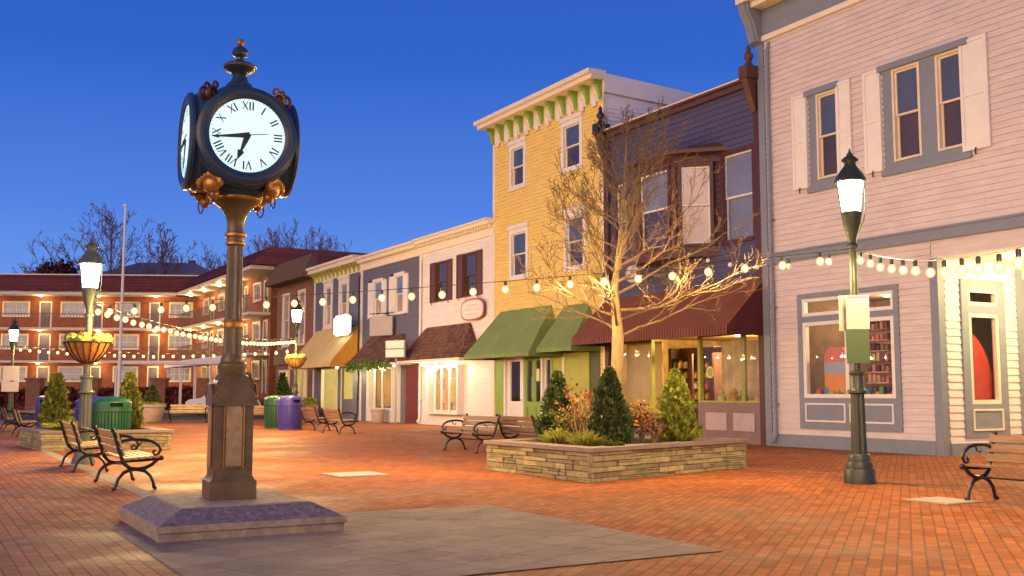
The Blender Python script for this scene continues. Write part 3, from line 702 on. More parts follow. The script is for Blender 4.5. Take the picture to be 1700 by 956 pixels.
b = bd.mb(); b.quad((xd0 + .2, 1.33, .85), (xd1 - .2, 1.33, .85), (xd1 - .2, 1.33, 2.45), (xd0 + .2, 1.33, 2.45)); b.build('glass', GLASS, dr)
room(bd, gx0 - .2, gx1 + .1, .02, 2.98, .11, 4.2, mat('amber_room_wall', (.34, .22, .08), .8, .45, 2), 620, (1, .70, .28))
b = bd.mb(); b.box(gx0 + .03, xd0 - .1, .45, .47, .75, 2.8); b.build('backdrop_panel', mat('frosted_panel', (.55, .42, .17), .7, .15, 2), bd.e)
cupb = MB(); 
for k in range(6): cupb.box(-1.0, 1.0, -.17, .17, .32 * k, .32 * k + .03)
cupb.box(-1.03, -1.0, -.17, .17, 0, 1.95); cupb.box(1.0, 1.03, -.17, .17, 0, 1.95); cupb.box(-1.0, 1.0, .15, .17, .03, 1.95)
tag(cupb.build('display_shelves', M_brown, None, loc=ROW(-5.95, 2.4, .75), rz=RZ), 'dark shelves of jars seen through the purple shop entrance', 'shelves')
jc = [(.65, .45, .12), (.5, .08, .05), (.65, .62, .5), (.2, .3, .08), (.6, .3, .08)]
jar = None
for k in range(5):
    for j in range(8):
        if random.random() < .2: continue
        s = random.uniform(.8, 1.35)
        m = mat('jar_%s' % 'abcde'[(k + j) % 5], jc[(k + j * 2) % 5], .4, .2, 6)
        b = MB(); b.lathe([(.06 * s, 0), (.075 * s, .03), (.075 * s, .13 * s), (.045 * s, .16 * s), (.05 * s, .19 * s), (.01, .2 * s)], seg=8)
        tag(b.build('jar', m, None, True, loc=ROW(-6.83 + j * .25, 2.32, .78 + .32 * k), rz=RZ), 'small jar on the dark shelves inside the purple shop', 'jar', 'jars on the purple shop shelves')
for x, z, c in ((-2.4, 1.06, (.5, .5, .2)), (-1.9, 1.06, (.5, .3, .1)), (-1.55, 1.06, (.08, .25, .14)), (-1.0, 1.06, (.5, .4, .2)), (-.8, 1.06, (.35, .12, .06))):
    b = MB(); b.lathe([(.03, 0), (.1, .02), (.12, .12), (.06, .2), (.09, .26), (.05, .34), (.01, .36)], seg=12)
    tag(b.build('ornament', mat('ornament%d' % int(-x * 10), c, .35, .2, 6), None, True, loc=ROW(x, .35, z), rz=RZ), 'small ornament on the sill of the right purple shop window', 'ornament', 'ornaments in the purple shop window')
b = MB(); b.box(-1.1, 1.1, -.2, .2, 0, .03); tag(b.build('window_ledge', M_cream, None, loc=ROW(-1.75, .33, 1.025), rz=RZ), 'pale ledge holding ornaments behind the purple shop window', 'ledge')
b = MB(); b.cur = 0
for k in range(24): pass
b.lathe([(.16, -.012), (.16, .012)], seg=24, M=Matrix.Rotation(R(90), 4, 'X')); b.cur = 1
b.lathe([(.11, -.016), (.11, .016)], seg=24, M=Matrix.Rotation(R(90), 4, 'X') @ Matrix.Scale(1, 4))
tag(b.build('oval_sign', [mat('sign_yellow', (.65, .60, .22), .5, .05, 4), M_olive], None, loc=ROW(-2.45, .0, 1.85), rz=RZ), 'small oval yellow green sign hanging inside the purple shop window', 'sign')
b = MB(); b.lathe([(.25, -.03), (.25, .03)], seg=24, M=Matrix.Rotation(R(90), 4, 'X')); b.box(-.02, .02, -.02, .3, .25, .29); b.box(-.02,.02,-.02,.02,.2,.29)
tag(b.build('round_sign', mat('lavender_sign', (.50, .44, .52), .5, .05, 4), None, loc=ROW(-5.05, -.62, 4.72), rz=RZ + R(20)), 'round pale lavender sign hanging above the maroon awning behind the bare tree', 'sign')

# ================================================================= yellow building
bd = Bd('yellow_shop', 'three storey yellow clapboard building with green cornice brackets and green awnings', 'building', -11)
X0, X1, ZT = -14.55, -7.32, 10.75
W3 = [(wx(847, 265), wx(874, 265), 8.62, 10.25), (wx(933, 230), wx(968, 230), 8.62, 10.3)]
W2 = [(wx(847, 430), wx(878, 430), 5.35, 7.15), (wx(938, 415), wx(974, 415), 5.3, 7.2)]
b = bd.mb()
clap(b, X0, X1, 0, ZT, [hole(*w) for w in W3 + W2] + [(X0 + .45, X1 - .3, -.1, 2.95)], pitch=.13)
b.build('wall', M_yellow, bd.e)
for w in W3 + W2: window(bd, w[0], w[1], w[2], w[3], .16, M_white, M_white, P_blue, P_dark, head=.14, proud=.05)
# white side wall and sloping roof
b = bd.mb(); T = Matrix.Translation((X1, 0, 0)) @ Matrix.Rotation(R(90), 4, 'Z')
clap(b, .05, 12, 0, ZT - .4, pitch=.13, T=T)
b.quad((X1 - .01, .02, ZT - .4), (X1 - .01, 12, ZT - .4), (X1 - .01, 12, ZT + .1), (X1 - .01, .02, ZT + .6))
b.build('side_wall', M_wsiding, bd.e)
shell(bd, X0, X1 - .03, ZT + .6, 12, M_wsiding, z1b=ZT - .05, name='back_wall', floors=(3.0,))
b = bd.mb(); b.add([(X1 + .02, -.05, ZT + .02), (X1 + .02, 12, ZT - .38), (X1 + .02, 12, ZT + .12), (X1 + .02, -.05, ZT + .62), (X1 + .09, -.05, ZT + .02), (X1 + .09, 12, ZT - .38), (X1 + .09, 12, ZT + .12), (X1 + .09, -.05, ZT + .62)],
   [(0, 3, 2, 1), (4, 5, 6, 7), (0, 1, 5, 4), (1, 2, 6, 5), (2, 3, 7, 6), (3, 0, 4, 7)]); b.build('parapet_board', M_white, bd.e)
boxeach(bd, 'corner_board', M_cream, (X0 - .03, X0 + .11, -.05, .05, 0, ZT - .02), (X1 - .12, X1 + .03, -.05, .05, 0, ZT - .35))
boxpart(bd, 'frieze', M_cream, (X0, X1 + .02, -.05, .02, ZT - .2, ZT + .4))
boxpart(bd, 'cornice', M_cream, (X0 - .35, X1 + .1, -.55, .02, ZT + .4, ZT + .56), (X0 - .45, X1 + .1, -.66, .02, ZT + .561, ZT + .70))
brackets(bd, X0 + .02, X1 - .1, 11, ZT - .18, ZT + .399, M_green, dep=.36, w=.15)
b = bd.mb()
for k in range(10):
    x = X0 + .02 + (X1 - .1 - X0 - .02) * (k + .5) / 10; b.box(x - .10, x + .10, -.10, -.051, ZT - .34, ZT - .12); b.prism([(x - .1, ZT - .12), (x + .1, ZT - .12), (x, ZT + .06)], -.10, -.051)
b.build('dentils', M_white, bd.e)
awning(bd, -14.35, -9.75, 4.25, 2.62, 1.35, M_greenawn, val=.14, hipL=.35, hipR=.75)
awning(bd, -9.7, -7.6, 4.15, 2.72, 1.1, M_greenawn, val=.14, hipL=.0, hipR=.6)
# green and white entrance
xs = X0 + .45
dk = mat('dim_glass_back', (.06, .04, .03), .3, .3, 3)
def shopdoor(x0, x1, m, z1=2.55, y=.06, pane=None):
    z0 = .02; s = (x1 - x0) * .2
    d = boxpart(bd, 'door', m, (x0, x0 + s, y, y + .06, z0, z1), (x1 - s, x1, y, y + .06, z0, z1), (x0 + s, x1 - s, y, y + .06, z1 - .14, z1), (x0 + s, x1 - s, y, y + .06, .80, 1.0), (x0 + s, x1 - s, y, y + .06, z0, .22), (x0 + s, x1 - s, y + .03, y + .05, .22, .80))
    b = bd.mb(); b.quad((x0 + s, y + .03, 1.0), (x1 - s, y + .03, 1.0), (x1 - s, y + .03, z1 - .14), (x0 + s, y + .03, z1 - .14)); b.build('glass', GLASS, d)
    b = bd.mb(); b.ball((x1 - s * .5, y - .03, 1.05), .035, 8, 5); b.build('door_knob', M_gold, d)
xA = xs + .55
boxeach(bd, 'pilaster', M_green, (X0 + .15, xs + .3, -.03, .1, 0, 2.95), (xA + 2.95, xA + 3.1, -.02, .12, 0, 2.95))
boxeach(bd, 'pilaster', M_white, (xs + .3, xs + .42, -.02, .12, 0, 2.95), (xA + 1.05, xA + 1.17, -.02, .12, 0, 2.95), (xA + 2.33, xA + 2.45, -.02, .12, 0, 2.95), (xA + 3.7, xA + 3.82, -.02, .12, 0, 2.95))
shopdoor(xs + .43, xA + 1.04, M_white); shopdoor(xA + 1.18, xA + 1.75, M_green); shopdoor(xA + 1.76, xA + 2.32, M_green)
shopdoor(xA + 2.46, xA + 2.94, M_white)
boxpart(bd, 'door_lintel', M_cream, (xs + .42, xA + 3.7, .0, .13, 2.56, 2.95))
boxeach(bd, 'yellow_pier', M_olive, (xA + 3.11, xA + 3.69, -.01, .1, 0, 2.95), (xA + 3.83, X1 - .95, -.01, .1, 0, 2.95))
boxpart(bd, 'side_door', mat('dark_green_door', (.05, .07, .03), .5, .2, 3), (X1 - .94, X1 - .31, .02, .1, 0, 2.95))
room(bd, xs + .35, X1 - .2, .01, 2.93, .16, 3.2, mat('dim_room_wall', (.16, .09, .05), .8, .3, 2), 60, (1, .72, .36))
b = MB(); b.box(-.1, .1, 0, .02, 0, .42); tag(b.build('notice_card', mat('pale_card', (.75, .68, .5), .7, .05, 5), None, loc=ROW(xA + 2.04, .045, 1.7), rz=RZ), 'pale notice card in the glass of the right green door', 'notice')
b = MB(); b.box(-.14, .14, 0, .02, 0, .8); tag(b.build('poster', mat('blue_poster', (.14, .28, .55), .7, .2, 5), None, loc=ROW(xA + 1.47, .20, 1.05), rz=RZ), 'blue poster behind the glass of the left green door', 'poster')

# ================================================================= white shop
bd = Bd('white_shop', 'white clapboard shop with dark shuttered windows and wood shingle awning', 'building', -17.9)
X0, X1, ZT = -21.1, -14.6, 7.15
ww = [(wx(716, 460), wx(752, 460), 5.0, 7.0 - .35), (wx(760, 450), wx(802, 450), 5.0, 6.72)]
sx0, sx1 = wx(718, 640), wx(771, 640)
b = bd.mb(); clap(b, X0, X1, 0, ZT, [hole(*w) for w in ww] + [(sx0, sx1, .62, 2.35)], pitch=.13); b.build('wall', M_wsiding, bd.e)
shell(bd, X0, X1, ZT + .5, 12, M_wsiding, name='back_wall', floors=(3.0,))
for w in ww:
    t = (w[1] - w[0]) * .24
    window(bd, w[0] + t, w[1] - t, w[2], w[3], .06, M_brown, M_brown, P_dark, P_dark)
    for a, c in ((w[0], w[0] + t - .004), (w[1] - t + .004, w[1])): shutter(bd, a, c, w[2], w[3], M_brown)
boxeach(bd, 'corner_board', M_white, (X0, X0 + .16, -.05, .05, 0, ZT), (X1 - .14, X1, -.05, .05, 0, ZT))
boxpart(bd, 'cornice', M_cream, (X0 - .02, X1 + .1, -.07, .02, ZT + .001, ZT + .3), (X0 - .02, X1 + .14, -.30, .02, ZT + .42, ZT + .56), (X0 - .02, X1 + .14, -.40, .02, ZT + .561, ZT + .62))
b = bd.mb()
for k in range(30):
    x = X0 + .1 + (X1 - X0 - .1) * k / 29; b.box(x - .05, x + .05, -.22, -.0, ZT + .301, ZT + .419)
b.build('dentils', M_cream, bd.e)
shingle_awning(bd, -21.3, -15.5, 4.0, 2.62, .95, .9)
f = boxpart(bd, 'display_window', M_white, (sx0, sx0 + .1, -.3, .1, .55, 2.4), (sx1 - .1, sx1, -.3, .1, .55, 2.4), (sx0 + .1, sx1 - .1, -.3, .1, 2.3, 2.4), (sx0 - .05, sx1 + .05, -.36, .1, .46, .549), *[(x - .04, x + .04, -.3, -.22, .55, 2.3) for x in (sx0 + (sx1 - sx0) * .27, sx0 + (sx1 - sx0) * .5, sx0 + (sx1 - sx0) * .74)])
b = bd.mb(); b.quad((sx0 + .1, -.26, .55), (sx1 - .1, -.26, .55), (sx1 - .1, -.26, 2.3), (sx0 + .1, -.26, 2.3)); b.build('glass', GLASS, f)
room(bd, sx0 - .1, sx1 + .1, .5, 2.4, .12, 1.6, mat('bright_room', (.60, .48, .33), .8, .25, 3), 45, (1, .80, .5))
for k in range(3):
    x = sx0 + (sx1 - sx0) * (.1 + .4 * k) ; b = bd.mb(); b.lathe([(.02, .12), (.05, .1), (.07, 0), (.03, -.04)], (x, -.55, 2.42), 10); f = b.build('window_lamp', E_ceil, bd.e)
    lamp(f, bd.pt(x, -.55, 2.30), 62, (1, .80, .48), .08, 'window_lamp_glow')
gc = [(.45, .05, .04), (.18, .06, .3), (.1, .12, .22), (.5, .3, .25), (.3, .08, .35), (.55, .5, .4)]
for k in range(8):
    b = MB(); w = .13; h = random.uniform(.3, .6)
    b.loft([[(-w * .5, -.03, 0), (w * .5, -.03, 0), (w * .5, .03, 0), (-w * .5, .03, 0)], [(-w * .7, -.035, h * .6), (w * .7, -.035, h * .6), (w * .7, .035, h * .6), (-w * .7, .035, h * .6)], [(-w, -.03, h * .85), (w, -.03, h * .85), (w, .03, h * .85), (-w, .03, h * .85)], [(-w * .3, -.02, h), (w * .3, -.02, h), (w * .3, .02, h), (-w * .3, .02, h)]])
    tag(b.build('shirt', mat('shirt_%s' % 'abcdef'[k % 6], gc[k % 6], .8, .15, 5), None, loc=ROW(sx0 + .35 + (k % 4) * (sx1 - sx0 - .7) / 3, .3, .6 if k < 4 else 1.45), rz=RZ), 'small coloured shirt on show in the bright white shop window', 'shirt', 'shirts in the white shop window')
b = MB(); n = 28
pl = [(.95 * math.copysign(abs(math.cos(a)) ** .75, math.cos(a)), .42 * math.copysign(abs(math.sin(a)) ** .6, math.sin(a))) for a in [2 * PI * k / n for k in range(n)]]
b.prism(pl, -.02, .02); b.cur = 1; b.prism([(x * .93, z * .86) for x, z in pl], -.028, -.0201); b.cur = 2
for z, w in ((.17, .5), (.0, .65), (-.17, .45)): b.box(-w, w, -.032, -.0281, z - .03, z + .03)
b.cur = 0; b.tube([(-.6, 0, .36), (-.6, 0, .75)], .012); b.tube([(.6, 0, .36), (.6, 0, .75)], .012)
tag(b.build('shop_sign', [mat('sign_red', (.42, .07, .05), .5, .1, 4), mat('sign_white', (.72, .70, .70), .5, .05, 4), mat('sign_band_grey', (.6, .57, .58), .5, .05, 4)], None, loc=ROW(wx(790, 514), -.14, wz(790, 514)), rz=RZ), 'white oval sign with a red border on the white shop wall', 'sign')

# ================================================================= two blue-grey shops
def bluepair(name, label, x0, x1, wins, brk, cx):
    bd = Bd(name, label, 'building', cx); ZT = 7.12
    return bd, ZT
bd = Bd('slate_blue_shop', 'slate blue shop with garland trimmed shingle awning and white bay window', 'building', -24.4)
X0, X1, ZT = -27.75, -21.11, 7.12
wn = [(wx(613, 485), wx(643, 485), 4.75, 7.12 - .55), (wx(648, 480), wx(679, 480), 4.75, 6.62)]
sx0, sx1 = wx(612, 650, -.3), wx(655, 650, -.3)
b = bd.mb(); clap(b, X0, X1, 0, ZT, [hole(*w) for w in wn] + [(sx0 + .05, sx1 - .05, .7, 2.4)], pitch=.13); b.build('wall', M_slate, bd.e)
shell(bd, X0, X1, ZT + .5, 12, M_slate, name='back_wall', floors=(3.0,))
for w in wn:
    t = (w[1] - w[0]) * .22
    window(bd, w[0] + t, w[1] - t, w[2], w[3], .14, M_white, M_white, P_curt, P_pale)
    for a, c in ((w[0], w[0] + t - .004), (w[1] - t + .004, w[1])): shutter(bd, a, c, w[2], w[3] - .12)
boxeach(bd, 'corner_board', M_white, (X0, X0 + .12, -.04, .05, 0, ZT))
boxpart(bd, 'cornice', M_cream, (X0, X1, -.07, .02, ZT + .001, ZT + .34), (X0, X1, -.30, .02, ZT + .35, ZT + .52), (X0, X1, -.42, .02, ZT + .521, ZT + .62))
shingle_awning(bd, -27.2, -21.9, 3.9, 2.6, .95, .8)
f = boxpart(bd, 'bay_window', M_white, (sx0, sx1, -.42, .0, 0.02, .62), (sx0, sx0 + .1, -.42, .0, .62, 2.5), (sx1 - .1, sx1, -.42, .0, .62, 2.5), (sx0 + .1, sx1 - .1, -.42, -.02, 2.35, 2.5), *[(x - .05, x + .05, -.42, -.34, .62, 2.35) for x in (sx0 + (sx1 - sx0) * .3, sx0 + (sx1 - sx0) * .62)])
b = bd.mb(); b.quad((sx0 + .1, -.38, .62), (sx1 - .1, -.38, .62), (sx1 - .1, -.38, 2.35), (sx0 + .1, -.38, 2.35)); b.build('glass', GLASS, f)
room(bd, sx0 - .1, sx1 + .1, .5, 2.45, .12, 1.8, M_room, 70)
b = bd.mb(); xd0, xd1 = wx(674, 650), wx(695, 650)
b.box(xd0, xd1 - .1, -.03, .06, .01, 2.55); d = b.build('side_door', mat('maroon_door', (.16, .03, .03), .5, .1, 3), bd.e)
b = bd.mb(); b.ball((xd0 + .15, -.07, 1.05), .04, 8, 5); b.build('door_knob', M_gold, d)
b = bd.mb(); b.lathe([(.03, .1), (.06, .08), (.08, 0), (.03, -.04)], (-22.6, -.5, 2.46), 10); f = b.build('window_lamp', E_ceil, bd.e); lamp(f, bd.pt(-24.6, -.6, 2.36), 60, (1, .78, .45), .08, 'window_lamp_glow')
b = MB()
for k in range(520):
    x = random.uniform(-2.6, 2.6); c = Vector((x, random.gauss(0, .07), random.gauss(0, .09) - .05 * math.sin(x * 7)))
    d = Vector((random.gauss(0, 1), random.gauss(0, 1), random.gauss(0, 1))).normalized() * .13; e = d.orthogonal().normalized() * .03
    b.add([tuple(c - d), tuple(c + e), tuple(c + d), tuple(c - e)], [(0, 1, 2, 3)])
tag(b.build('garland', mat('garland_green', (.09, .17, .03), .8, .3, 5, island=.4), None, loc=ROW(-24.5, -1.02, 2.5), rz=RZ), 'green evergreen garland along the edge of the shingle awning', 'garland')
def hanging_sign(x, y, z, w, h, m, label, rz=0, bars=0, arm=True):
    t = rowthing('hanging_sign', label, 'sign', x, y, z, rz=rz)
    b = MB(); b.box(-w / 2, w / 2, -.03, .03, -h / 2, h / 2)
    for k in range(bars): b.box(-w / 2 - .03, w / 2 + .03, -.04, .04, -h / 2 + h * (k + .45) / bars, -h / 2 + h * (k + .55) / bars)
    b.build('sign_panel', m, t)
    b = MB(); b.tube([(-w / 2 - .05, 0, h / 2 + .14), (w / 2 + .05, 0, h / 2 + .14)], .02)
    for s in (-.35, .35): b.tube([(w * s, 0, h / 2), (w * s, 0, h / 2 + .14)], .01)
    b.tube([(0, 0, h / 2 + .14), (0, -y - .02, h / 2 + .14)], .02)
    b.build('sign_bracket', M_iron, t)
    return t
hanging_sign(wx(633, 541, -.5), -.5, wz(633, 541, -.5), 1.35, .85, mat('grey_sign', (.42, .38, .38), .6, .1, 4), 'plain grey sign hanging under the slate blue shop windows', R(25))
t = rowthing('striped_sign', 'white two line sign on a post at the right end of the garland awning', 'sign', wx(656, 579, -1.4), -1.4, 0)
b = MB(); zc = wz(656, 579, -1.4)
b.box(-.5, .5, -.03, .03, zc + .03, zc + .33); b.box(-.5, .5, -.03, .03, zc - .33, zc - .03); b.build('sign_panel', mat('white_sign', (.72, .72, .72), .6, .05, 4), t, rz=R(25))
b = MB(); b.tube([(0, .05, 0), (0, .05, zc + .4)], .035, 8); b.box(-.53, .53, .031, .05, zc - .36, zc + .36, Matrix.Rotation(R(25), 4, 'Z')); b.build('sign_post', mat('grey_paint', (.25, .25, .27), .6, .1, 4), t)

bd = Bd('blue_shop', 'narrow blue grey shop with a bracketed cream cornice and yellow awning', 'building', -31)
X0, X1, ZT = -34.6, -27.76, 7.12
wn = [(wx(538, 500), wx(553, 500), 4.6, 7.0), (wx(563, 490), wx(580, 490), 4.6, 7.0)]
sx0, sx1 = wx(535, 640), wx(560, 640)
b = bd.mb(); clap(b, X0, X1, 0, ZT, [hole(*w) for w in wn] + [(sx0, sx1, .5, 2.5), (sx1 + .5, sx1 + 2.2, .02, 2.5)], pitch=.13); b.build('wall', M_slate, bd.e)
shell(bd, X0, X1, ZT + .5, 12, M_slate, name='back_wall', floors=(3.0,))
for w in wn: window(bd, w[0], w[1], w[2], w[3], .28, M_cream, M_white, P_curt, P_pale, head=.15)
boxeach(bd, 'corner_board', M_white, (X0, X0 + .16, -.05, .05, 0, ZT), (X1 - .16, X1 - .02, -.05, .05, 0, ZT))
boxpart(bd, 'cornice', M_cream, (X0 - .02, X1 - .01, -.06, .02, ZT + .001, ZT + .45), (X0 - .1, X1 - .01, -.45, .02, ZT + .451, ZT + .65), (X0 - .15, X1 - .01, -.55, .02, ZT + .651, ZT + .78))
brackets(bd, X0 + .2, X1 - .3, 12, ZT + .05, ZT + .45, M_olive, dep=.36, w=.16)
awning(bd, -34.2, -27.9, 4.55, 2.72, 1.5, M_yellawn, val=.2, sidemat=mat('amber_canvas', (.72, .36, .05), .8, .07, 2))
f = boxpart(bd, 'display_window', M_cream, (sx0 - .08, sx0, -.05, .1, .42, 2.58), (sx1, sx1 + .08, -.05, .1, .42, 2.58), (sx0, sx1, -.05, .1, 2.5, 2.58), (sx0, sx1, -.05, .1, .42, .5))
b = bd.mb(); b.quad((sx0, .03, .5), (sx1, .03, .5), (sx1, .03, 2.5), (sx0, .03, 2.5)); b.build('glass', GLASS, f)
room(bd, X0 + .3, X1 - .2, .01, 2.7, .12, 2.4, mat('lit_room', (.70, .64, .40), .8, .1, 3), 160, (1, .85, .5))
boxpart(bd, 'door', M_slate, (sx1 + .5, sx1 + .7, .05, .1, .02, 2.5), (sx1 + 2.0, sx1 + 2.2, .05, .1, .02, 2.5), (sx1 + .7, sx1 + 2.0, .05, .1, .02, 1.0))
b = bd.mb(); xq = wx(608, 640) - .2; b.lathe([(.03, .1), (.06, .08), (.08, 0), (.03, -.04)], (-28.6, -.9, 2.5), 10); f = b.build('awning_lamp', E_ceil, bd.e); lamp(f, bd.pt(-28.6, -.9, 2.4), 110, (1, .78, .4), .08, 'awning_lamp_glow')
t = rowthing('lit_sign', 'bright lit white sign above the yellow awning', 'sign', wx(568, 540, -.7), -.7, wz(568, 540, -.7))
b = MB(); b.box(-1.0, 1.0, -.06, .06, -.38, .38); b.box(-.75, .75, -.06, .06, .381, .48); b.box(-.75, .75, -.06, .06, -.48, -.381); b.build('sign_panel', E_sign, t)
b = MB(); b.box(-1.04, 1.04, .061, .1, -.42, .42); b.tube([(0, .1, 0), (0, .7, 0)], .03); b.build('sign_bracket', M_iron, t)

# ================================================================= brick building with brown mansard
bd = Bd('brick_shop', 'brown brick shop with a low brown mansard and tall lit windows', 'building', -38)
X0, X1, ZT = -41.3, -34.62, 7.5
wl = [(-40.2, -38.9, 3.9, 7.0), (-37.4, -36.1, 3.9, 7.0)]
gl = [(-40.6, -38.6, .4, 2.6), (-37.6, -35.6, .05, 2.6)]
b = bd.mb(); clap(b, X0, X1, 0, ZT, [hole(*w) for w in wl + gl], pitch=40, lip=0); b.build('wall', BRICK_B, bd.e)
shell(bd, X0, X1, ZT, 12, BRICK_B, name='back_wall', floors=(3.2,))
for w in wl: window(bd, w[0], w[1], w[2], w[3], .12, M_cream, M_cream, P_pale, P_curt)
for w in gl:
    f = boxpart(bd, 'shop_window', M_cream, (w[0], w[0] + .12, -.04, .1, w[2], w[3]), (w[1] - .12, w[1], -.04, .1, w[2], w[3]), (w[0] + .12, w[1] - .12, -.04, .1, w[3] - .12, w[3]), ((w[0] + w[1]) / 2 - .05, (w[0] + w[1]) / 2 + .05, -.04, .1, w[2], w[3] - .12))
    b = bd.mb(); b.quad((w[0], .03, w[2]), (w[1], .03, w[2]), (w[1], .03, w[3]), (w[0], .03, w[3])); b.build('glass', GLASS, f)
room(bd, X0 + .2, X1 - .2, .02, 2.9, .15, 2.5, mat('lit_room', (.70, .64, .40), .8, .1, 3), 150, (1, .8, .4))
b = bd.mb(); rows = 6
for r in range(rows):
    t0, t1 = r / rows, (r + 1) / rows
    b.box(X0 - .1, X1 + .05, -.75 + .6 * t0 - .0, .05, ZT + 1.25 * t0 + .001, ZT + 1.25 * t1)
b.build('mansard', mat('brown_shingle', (.13, .085, .055), .85, .2, 5), bd.e)
boxpart(bd, 'sign_board', M_brown, (X0 + .1, X1 - .1, -.18, -.01, 2.9, 3.5))

def downpipe(x, z1, m, parent, y=-.1):
    e = parent; M_ = Matrix.Translation((-((ROWM.inverted() @ e.location).x), 0, 0)); b = MB(M_)
    b.tube([(x, y + .08, z1), (x, y, z1 - .25), (x, y, .25), (x, y - .12, .08)], .045, 8)
    for z in (1.0, 3.4, 5.6): b.box(x - .07, x + .07, y - .05, y + .1, z, z + .04)
    b.build('downpipe', m, e, True)
for nm, x, z, m in (('blue_shop', -27.9, 7.0, M_iron), ('white_shop', -20.85, 7.1, M_white), ('purple_shop', -7.02, 9.1, M_maroon), ('lilac_shop', .08, 10.2, M_bluegrey)):
    downpipe(x, z, m, bpy.data.objects[nm])
# ================================================================= street clock on its plinth
PC = ROW(9.02, -15.86)
t = thing('clock_plinth', 'low square sloping edged stone plinth under the street clock', 'plinth', PC, RZ)
def sq(h, z, hx=None): hx = hx or h; return [(-hx, -h, z), (hx, -h, z), (hx, h, z), (-hx, h, z)]
b = MB(); b.loft([sq(.85, .005, .95), sq(.85, .075, .95)]); b.loft([sq(.862, .078, .962), sq(.87, .083, .97), sq(.87, .135, .97), sq(.862, .14, .962)]); b.build('base_course', M_stonetop, t)
b = MB(); b.loft([sq(.85, .141, .95), sq(.62, .258, .72)]); b.build('bevelled_cap', M_stonecap, t)
b = MB(); b.loft([sq(.615, .259, .715), sq(.60, .27, .70)]); b.build('top_slab', M_stonetop, t)
ck = thing('street_clock', 'tall dark street clock with four lit round dials on a fluted column', 'street clock', (PC.x, PC.y, .272), R(25.0))
Z0 = -.272
b = MB()
def sqr(w, z): return [(-w, -w, z), (w, -w, z), (w, w, z), (-w, w, z)]
b.loft([sqr(.225, 0), sqr(.225, .17), sqr(.205, .19), sqr(.19, .22)]); b.loft([sqr(.187, .221), sqr(.187, .985)])
b.build('pedestal', M_olivegold, ck)
b = MB()
for k in range(4):
    T = Matrix.Rotation(k * PI / 2, 4, 'Z')
    b.prism([(-.185, .90), (.185, .90), (.21, .93), (.21, .985), (.11, 1.115), (-.11, 1.115), (-.21, .985), (-.21, .93)], -.215, -.1, T)
b.build('pedestal_gable', M_olivegold, ck)
b = MB(); b.loft([sqr(.2, 1.0), sqr(.175, 1.12), sqr(.13, 1.19)]); b.lathe([(.16, 1.15), (.165, 1.19), (.125, 1.22), (.13, 1.25), (.14, 1.28), (.14, 1.31), (.115, 1.33), (.118, 1.36), (.105, 1.39), (.1, 1.41)], seg=28)
b.build('pedestal_shoulder', M_olivegold, ck, True)
b = MB()
for k in range(4):
    T = Matrix.Rotation(k * PI / 2, 4, 'Z'); ar = [(-.095, .30), (.095, .30), (.095, .86)] + [(.095 * math.cos(a), .86 + .075 * math.sin(a)) for a in [PI * j / 10 for j in range(1, 10)]] + [(-.095, .86)]
    b.prism(ar, -.2, -.187, T)
    ar2 = [(x * .8, .30 + .02 + (z - .30) * .95) for x, z in ar]; b.cur = 1; b.prism(ar2, -.2035, -.2001, T); b.cur = 2
    pts = [(x, -.2, z) for x, z in ar] + [(ar[0][0], -.2, ar[0][1])]; b.tube(pts, .007, 5, T); b.cur = 0
    b.cur = 2; b.tube([(-.21, -.217, .985), (-.11, -.217, 1.113), (.11, -.217, 1.113), (.21, -.217, .985)], .007, 5, T); b.cur = 0
b.build('pedestal_panel', [M_olivegold, M_panelgold, M_gold], ck)
b = MB(); b.lathe([(.092, 1.40), (.09, 1.68)], seg=72, flute=12, fl_d=.16); b.lathe([(.088, 1.75), (.078, 2.52)], seg=72, flute=12, fl_d=.16)
b.build('column', M_olivegold, ck, True)
for pr_ in ([(.095, 1.67), (.102, 1.69), (.095, 1.715), (.102, 1.74), (.092, 1.76)], [(.08, 2.50), (.10, 2.515), (.10, 2.535), (.085, 2.545)], [(.09, 2.585), (.108, 2.6), (.108, 2.625), (.09, 2.64)], [(.235, 2.945), (.255, 2.965), (.255, 2.985), (.235, 3.0)]):
    b = MB(); b.lathe(pr_, seg=36); b.build('gold_ring', M_gold, ck, True)
b = MB(); b.lathe([(.085, 2.53), (.088, 2.585)], seg=28); b.lathe([(.088, 2.64), (.085, 2.72), (.10, 2.80), (.15, 2.88), (.215, 2.93), (.24, 2.945)], seg=40); b.lathe([(.24, 3.0), (.26, 3.06), (.30, 3.12)], seg=40)
b.build('capital', M_olivegold, ck, True)
CZ = 3.80 - .272
b = MB()
